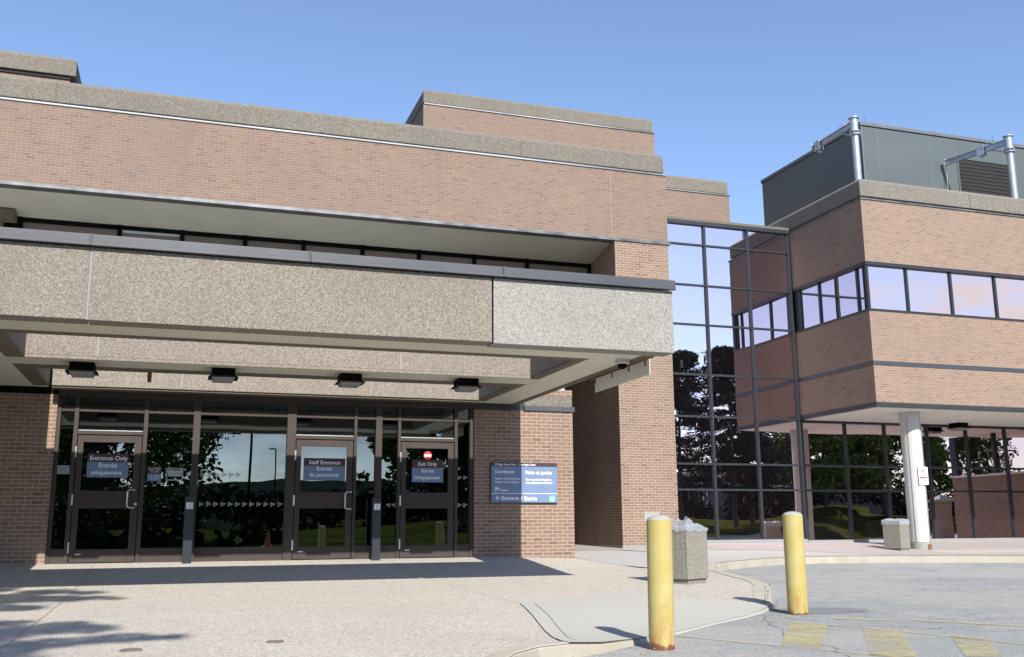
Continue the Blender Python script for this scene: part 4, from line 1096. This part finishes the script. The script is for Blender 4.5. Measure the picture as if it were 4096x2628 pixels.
def wheelchair(mb, cx, cz, h, y):
    s = h
    disc(mb, cx-.08*s, cz+.34*s, .07*s, y)
    stroke(mb, (cx-.07*s, cz+.26*s), (cx-.03*s, cz-.02*s), .09*s, y); stroke(mb, (cx-.05*s, cz+.0*s), (cx+.2*s, cz-.0*s), .08*s, y)
    stroke(mb, (cx+.17*s, cz-.0*s), (cx+.28*s, cz-.22*s), .08*s, y); stroke(mb, (cx-.05*s, cz+.13*s), (cx+.13*s, cz+.13*s), .06*s, y); stroke(mb, (cx+.26*s, cz-.22*s), (cx+.36*s, cz-.17*s), .06*s, y)
    ring(mb, cx-.02*s, cz-.12*s, .19*s, .26*s, y, 20, R(140), R(400-60))
m = MB(); wheelchair(m, (ix0+ix1)/2, (iz0+iz1)/2, .10, ty-.0015); m.build('access_figure', M_txt, sg)

# signs on the doors
def door_sign(x0, x1, z0, z1, split, top, l1, l2, label):
    y = GY+.015-.004
    t = thing('door_sign', label, 'sign', ((x0+x1)/2, y, (z0+z1)/2), 'maroon and blue door signs')
    MB().box(x0, x1, y-.003, y, z0, split).build('blue_field', M_signblue, t)
    MB().box(x0, x1, y-.003, y, split+.0005, z1).build('maroon_field', M_signmar, t)
    for s, a, b, zb, cap in (top, l1, l2): m = MB(); text_mb(m, s, a, b, zb, cap, y-.0045, .008); m.build('lettering', M_txt, t)
door_sign(-1.435, -.78, 1.875, 2.275, 2.135, ('Entrance Only', -1.395, -.80, 2.165, .075), ('Entrée', -1.25, -.965, 2.045, .075), ('uniquement', -1.36, -.88, 1.925, .075), 'door sign reading Entrance Only, Entrée uniquement')
door_sign(2.17, 2.91, 1.86, 2.255, 2.115, ('Staff Entrance', 2.255, 2.82, 2.145, .072), ('Entrée', 2.40, 2.67, 2.035, .072), ('du personnel', 2.27, 2.79, 1.925, .072), 'door sign reading Staff Entrance, Entrée du personnel')
door_sign(4.15, 4.75, 1.84, 2.255, 2.105, ('Exit Only', 4.27, 4.63, 2.145, .07), ('Sortie', 4.33, 4.57, 2.02, .07), ('Uniquement', 4.20, 4.69, 1.895, .07), 'door sign reading Exit Only, Sortie Uniquement')
t = thing('no_entry_sticker', 'round red do not enter sticker above the Exit Only sign', 'sticker', (4.45, GY, 2.335))
m = MB(); disc(m, 4.45, 2.335, .078, GY+.009); m.build('red_disc', M_red, t)
m = MB(); m.box(4.388, 4.512, GY+.0065, GY+.0075, 2.318, 2.352); m.build('white_bar', M_txt, t)
m = MB(); text_mb(m, 'DO NOT', 4.40, 4.50, 2.365, .018, GY+.0075); text_mb(m, 'ENTER', 4.408, 4.492, 2.288, .018, GY+.0075); m.build('lettering', M_signmar, t)
yg_ = GY+.069
t = thing('opening_hours_sign', 'small maroon and blue opening hours sign on the glass beside the left door', 'sign', (-.36, yg_, 1.95))
MB().box(-.475, -.245, yg_-.003, yg_, 1.82, 1.945).build('blue_field', M_signblue, t); MB().box(-.475, -.245, yg_-.003, yg_, 1.9455, 2.07).build('maroon_field', M_signmar, t)
m = MB(); yy = yg_-.0045
for s, w_, zb in (('Hours of Operation', .20, 2.035), ('Monday - Friday', .17, 2.003), ('8:15 - 17:00', .12, 1.970), ('Heures d\'ouverture', .20, 1.910), ('Lundi - Vendredi', .17, 1.877), ('8:15 - 17:00', .12, 1.843)): text_mb(m, s, -.36-w_/2, -.36+w_/2, zb, .018, yy, .01)
m.build('lettering', M_txt, t)
t = thing('framed_notice', 'framed pale notice taped inside the glass right of the opening hours sign', 'notice', (-.03, yg_, 1.95))
m = MB(); m.box(-.17, .11, yg_-.003, yg_, 1.835, 1.855); m.box(-.17, .11, yg_-.003, yg_, 2.03, 2.05); m.box(-.17, -.152, yg_-.003, yg_, 1.855, 2.03); m.box(.092, .11, yg_-.003, yg_, 1.855, 2.03); m.build('frame', M_decal, t)
MB().box(-.14, .08, yg_-.002, yg_, 1.905, 2.015).build('paper', plain('notice_paper', (.3, .36, .36), .7), t)
t = thing('side_notice', 'pale notice with dark lines on the narrow pane left of the left door', 'notice', (-1.80, yg_, 2.0))
MB().box(-1.895, -1.705, yg_-.003, yg_, 1.93, 2.07).build('paper', plain('side_paper', (.34, .44, .46), .7), t)
m = MB()
for zb in (2.035, 1.99, 1.955): m.box(-1.87, -1.73, yg_-.005, yg_-.0035, zb, zb+.012)
m.build('printed_lines', M_blk, t)
# no parking sign on the column
t = thing('no_parking_sign', 'white no parking fire route sign strapped to the white column', 'sign', (20.42, 23.7, 2.4))
ny = cy_-.315
def rrect(mb, x0, x1, z0, z1, r, y):
    pts = []
    for cx, cz_, a0 in ((x1-r, z1-r, 0), (x0+r, z1-r, 90), (x0+r, z0+r, 180), (x1-r, z0+r, 270)):
        for k in range(5): a = R(a0+k*22.5); pts.append((cx+r*math.cos(a), y, cz_+r*math.sin(a)))
    mb.prism(pts, (0, .004, 0))
m = MB(); rrect(m, 20.30, 20.63, 2.14, 2.65, .03, ny); m.build('plate', M_txt, t)
m = MB(); ring(m, 20.465, 2.51, .077, .095, ny-.002, 36); stroke(m, (20.40, 2.575), (20.53, 2.445), .018, ny-.003); m.box(20.325, 20.605, ny-.003, ny-.001, 2.335, 2.365); m.box(20.325, 20.605, ny-.003, ny-.001, 2.315, 2.33)
m.build('red_marks', M_red, t)
m = MB(); text_mb(m, 'P', 20.435, 20.495, 2.455, .11, ny-.0015, .03); m.build('lettering', M_blk, t)
m = MB(); text_mb(m, 'FIRE ROUTE', 20.335, 20.595, 2.275, .03, ny-.0015, .02); m.build('red_lettering', M_red, t)

# ------------------------------------------------------------------ trees, lamps, houses behind the photographer
def leafcloud(clumps, n, size, seed, flat=1., asp=.55):
    rn = random.Random(seed); m = MB()
    tot = sum(c[3]**2 for c in clumps)
    for (x, y, z, r, *q) in clumps:
        sz = q[0] if q else 1.
        for k in range(int(n*r*r/tot)):
            while 1:
                a, b, c = rn.uniform(-1, 1), rn.uniform(-1, 1), rn.uniform(-1, 1); d = a*a+b*b+c*c
                if .08 < d < 1: break
            p = Vector((x+a*r, y+b*r, z+c*r*sz))
            u = Vector((rn.gauss(0, 1), rn.gauss(0, 1), rn.gauss(0, .7)*flat)).normalized(); v = u.orthogonal().normalized(); v.rotate(Matrix.Rotation(rn.uniform(0, 6.28), 3, u))
            s = size*rn.uniform(.5, 1.2); u *= s; v *= s*asp
            m.poly([p-u, p-v, p+u, p+v])
    return m
def clump_tree(name, x, y, h, R_, label, group, mat, seed, n=5000, size=.22, z0=None, first=.32, nc=26):
    rn = random.Random(seed); z0 = lawn_z(x, y) if z0 is None else z0
    t = thing(name, label, 'tree', (x, y, z0), group)
    cl = []; tr = MB(); tr.tube((x, y, z0-.3), (x+.2, y, z0+h*.5), .02*h+.05, .012*h, 10); tr.tube((x+.2, y, z0+h*.5), (x+.1, y+.2, z0+h*.9), .012*h, .03, 8)
    for k in range(nc):
        f_ = first+(1-first)*rn.random(); a = rn.uniform(0, 6.28); w = math.sin(min(1, (1-f_)*1.35+.12)*math.pi*.62)
        rad = R_*w*rn.uniform(.45, 1.); c = (x+rad*math.cos(a), y+rad*math.sin(a), z0+h*f_, R_*rn.uniform(.2, .36), .75); cl.append(c)
        tr.tube((x+.2*f_, y, z0+h*max(.2, f_-.18)), c[:3], .05, .015, 6, caps=False)
    tr.build('trunk', M_bark, t); leafcloud(cl, n, size, seed+1).build('crown', mat, t)
def pine_tree(x, y, h, label, seed, R_=4.2):
    rn = random.Random(seed); z0 = lawn_z(x, y)
    t = thing('pine_tree', label, 'tree', (x, y, z0), 'tall pines beyond the driveway')
    tr = MB(); tr.tube((x, y, z0-.3), (x, y, z0+h), .24, .04, 10); cl = []
    z = .16
    while z < 1.0:
        for k in range(rn.choice((2, 3, 3))):
            a = rn.uniform(0, 6.28); L = R_*(1.05-z)**.55*rn.uniform(.55, 1.); zz = z0+h*z
            e = (x+L*math.cos(a), y+L*math.sin(a), zz+rn.uniform(-.1, .5)); tr.tube((x, y, zz), e, .045, .012, 5, caps=False)
            for q in (.25, .55, .8, 1.): cl.append((x+(e[0]-x)*q, y+(e[1]-y)*q, zz+(e[2]-zz)*q+.1, (.45+.28*q)*(.8+.5*z), .42+.2*z))
        z += .03
    tr.build('trunk', M_bark, t); leafcloud(cl, 17000, .27, seed+1, asp=.26).build('crown', M_pine, t)
pine_tree(39.9, -21.3, 13.6, 'dark ragged pine reflected in the left panes of the glass link', 11, 5.2)
pine_tree(45.3, -21.8, 14.6, 'taller dark pine reflected in the middle panes of the glass link', 12, 5.4)
pine_tree(48.6, -24.5, 9.5, 'shorter pine reflected beside the column in the glass link', 13, 3.2)
pine_tree(17.0, -24.0, 10.5, 'pine reflected in the Exit Only door and the pane right of it', 14, 3.2)
clump_tree('maple_tree', 58.0, -27, 9.8, 5.6, 'broad green tree reflected in the ground floor glass left of the column', 'broadleaf trees beyond the driveway', M_leaf, 21, 22000, nc=40)
clump_tree('maple_tree', 65.0, -27.5, 10.0, 5.6, 'green tree reflected in the ground floor glass behind the column', 'broadleaf trees beyond the driveway', M_leaf, 22, 22000, nc=40)
clump_tree('maple_tree', 72.0, -29, 8.0, 3.2, 'small green tree reflected right of the column', 'broadleaf trees beyond the driveway', M_leaf, 23, 6000)
clump_tree('honey_locust_tree', -3.6, -16.5, 10.5, 6.6, 'wide leafy tree reflected in the left entrance glass', 'broadleaf trees beyond the driveway', M_leaf, 24, 22000, .18, nc=44, first=.2)
clump_tree('maple_tree', 84.0, -26, 9.0, 4.5, 'green tree reflected in the end wall glazing', 'broadleaf trees beyond the driveway', M_leaf, 25, 5000)
for k, (x, y, h) in enumerate(((-22, -60, 10), (-9, -70, 11), (22, -66, 9), (33, -72, 10))):
    clump_tree('maple_tree', x, y, h, 5, 'distant green tree across the lawn, number %s counted from the left' % ('one', 'two', 'three', 'four')[k], 'distant trees across the lawn', M_leaf, 40+k, 2500, .45)
# tree whose branches shade the left foreground
tt = thing('shade_tree', 'leafy tree beside the photographer whose branch shadows fall on the left foreground paving', 'tree', (-7.5, -5.5, .1))
tr = MB(); tr.tube((-7.5, -5.5, 0), (-7.2, -5.3, 7), .26, .17, 12); tr.tube((-7.2, -5.3, 7), (-6.8, -4.5, 14), .17, .04, 10)
cl = []
rn = random.Random(5)
for (x, y, z, r, s) in ((-2.6, -.2, 12.0, .8, .6), (-1.9, -.5, 12.1, .6, .55), (-1.3, -.6, 12.0, .42, .5), (-3.4, -.2, 12.1, .8, .6), (-.85, -.8, 12.2, .26, .4), (-2.1, -1.5, 12.1, .5, .5), (-1.5, .35, 12.1, .4, .5), (-2.4, .9, 12.1, .5, .5), (-.6, -.9, 12.1, .12, .3),
                       (-1.9, -4.6, 12.1, .7, .6), (-1.35, -4.1, 12.0, .5, .5), (-.75, -4.2, 12.1, .36, .45), (-.4, -4.9, 12.0, .34, .45), (0.0, -5.1, 12.1, .2, .4), (-1.5, -5.5, 12.1, .65, .6), (-2.3, -5.8, 12, .9, .7), (-.9, -5.1, 12, .36, .4), (-2.2, -3.2, 12, .42, .4), (-1.3, -6.1, 12, .5, .5), (-1.7, -6.9, 12, .6, .5), (-2.0, -7.5, 12, .6, .5), (-2.6, -1.9, 12, .6, .4), (-1.6, -1.8, 12.1, .35, .4), (-2.9, .9, 12, .6, .4), (-1.0, .1, 12.1, .25, .4), (-.9, -3.7, 12.1, .25, .4), (-1.5, -3.4, 12.1, .3, .4)):
    cl.append((x, y, z, r, s)); tr.tube((-6.9, -4.7, 9.5+rn.random()*2), (x, y, z), .05, .01, 6, caps=False)
leafcloud(cl, 13500, .08, 77).build('crown', M_leaf, tt)
cl = [(-7+rn.uniform(-2.4, 2.0), -5+rn.uniform(-3, 3), 8+rn.uniform(0, 6), rn.uniform(.7, 1.3), .8) for k in range(26)]
leafcloud(cl, 6000, .16, 78).build('crown', M_leaf, tt)
tr.build('trunk', M_bark, tt)
hd = []
rn = random.Random(9)
for k in range(120):
    x = -45+k*1.35+rn.uniform(-.5, .5); hd.append((x, -47+rn.uniform(-2, 2), lawn_z(x, -47)+rn.uniform(.6, 2.2), rn.uniform(1.2, 2.2), .9))
for k in range(46): hd.append((-27+k*.7+rn.uniform(-.3, .3), -9+rn.uniform(-.5, .5), .25+rn.uniform(.2, .8), rn.uniform(.45, .7), .8))  # near row added to darken the lawn reflected in the door glass
o = leafcloud(hd, 22000, .4, 91).build('shrub_belt', M_pine); o['kind'] = 'stuff'; tag(o, 'dark belt of shrubs beyond the lawn and an added near row that darkens its reflection, seen only in the glass', 'shrubs')
cxn, cyn = 3.8, -7.0; czn = lawn_z(cxn, cyn)
t = thing('traffic_cone', 'orange traffic cone reflected low in the wide middle window', 'traffic cone', (cxn, cyn, czn))
MB().lathe(cxn, cyn, [(.15, czn+.03), (.10, czn+.25), (.03, czn+.66), (.02, czn+.67)], 24).build('cone_body', M_orange, t, smooth=True)
MB().box(cxn-.2, cxn+.2, cyn-.2, cyn+.2, czn-.03, czn+.03).build('base', M_orange, t, bevel=.008)
def lamp_post(x, y, h, label):
    z0 = lawn_z(x, y)
    t = thing('lamp_post', label, 'lamp post', (x, y, z0), 'car park lamp posts')
    MB().tube((x, y, z0), (x, y, z0+h), .085, .06, 12).build('pole', M_lampb, t)
    MB().box(x-.62, x-.1, y-.14, y+.14, z0+h-.06, z0+h+.03).box(x-.1, x, y-.04, y+.04, z0+h-.05, z0+h).build('lamp_head', M_lampb, t)
lamp_post(3.98, -23.3, 9.5, 'dark lamp post reflected in the middle of the wide window')
lamp_post(8.2, -53, 6.9, 'dark lamp post with flat head reflected at the right of the wide window')
def house(x, y, w, d, h, label):
    z0 = lawn_z(x, y)-.3
    t = thing('brick_house', label, 'house', (x, y, z0), 'houses across the street')
    MB().box(x-w/2, x+w/2, y-d/2, y+d/2, z0, z0+h).build('wall', M_house, t)
    MB().prism([(x-w/2-.4, y-d/2-.4, z0+h), (x-w/2-.4, y+d/2+.4, z0+h), (x-w/2-.4, y, z0+h+2.2)], (w+.8, 0, 0)).build('roof', M_roof, t)
    for k in range(3):
        wx_ = x-w/3+k*w/3
        MB().box(wx_-.6, wx_+.6, y+d/2, y+d/2+.05, z0+1.2, z0+2.4).build('window', M_lens, t)
house(64, -55, 12, 8, 3.4, 'low brown house reflected left of the column'); house(79, -57, 13, 8, 3.6, 'low brown house reflected behind the column'); house(50, -60, 11, 8, 3.2, 'low brown house reflected between the pines')
t = thing('gate_pillar', 'square brick gate pillar with a pyramid cap reflected right of the column', 'pillar', (39.5, 9.0, 0))
MB().box(39.1, 39.9, 8.6, 9.4, 0, 2.3).build('pillar_shaft', M_brick_low, t); MB().slab(38.95, 40.05, 8.45, 9.55, 2.3, 2.6, .5).build('pillar_cap', M_stone, t)
print('scene built', len(bpy.data.objects))
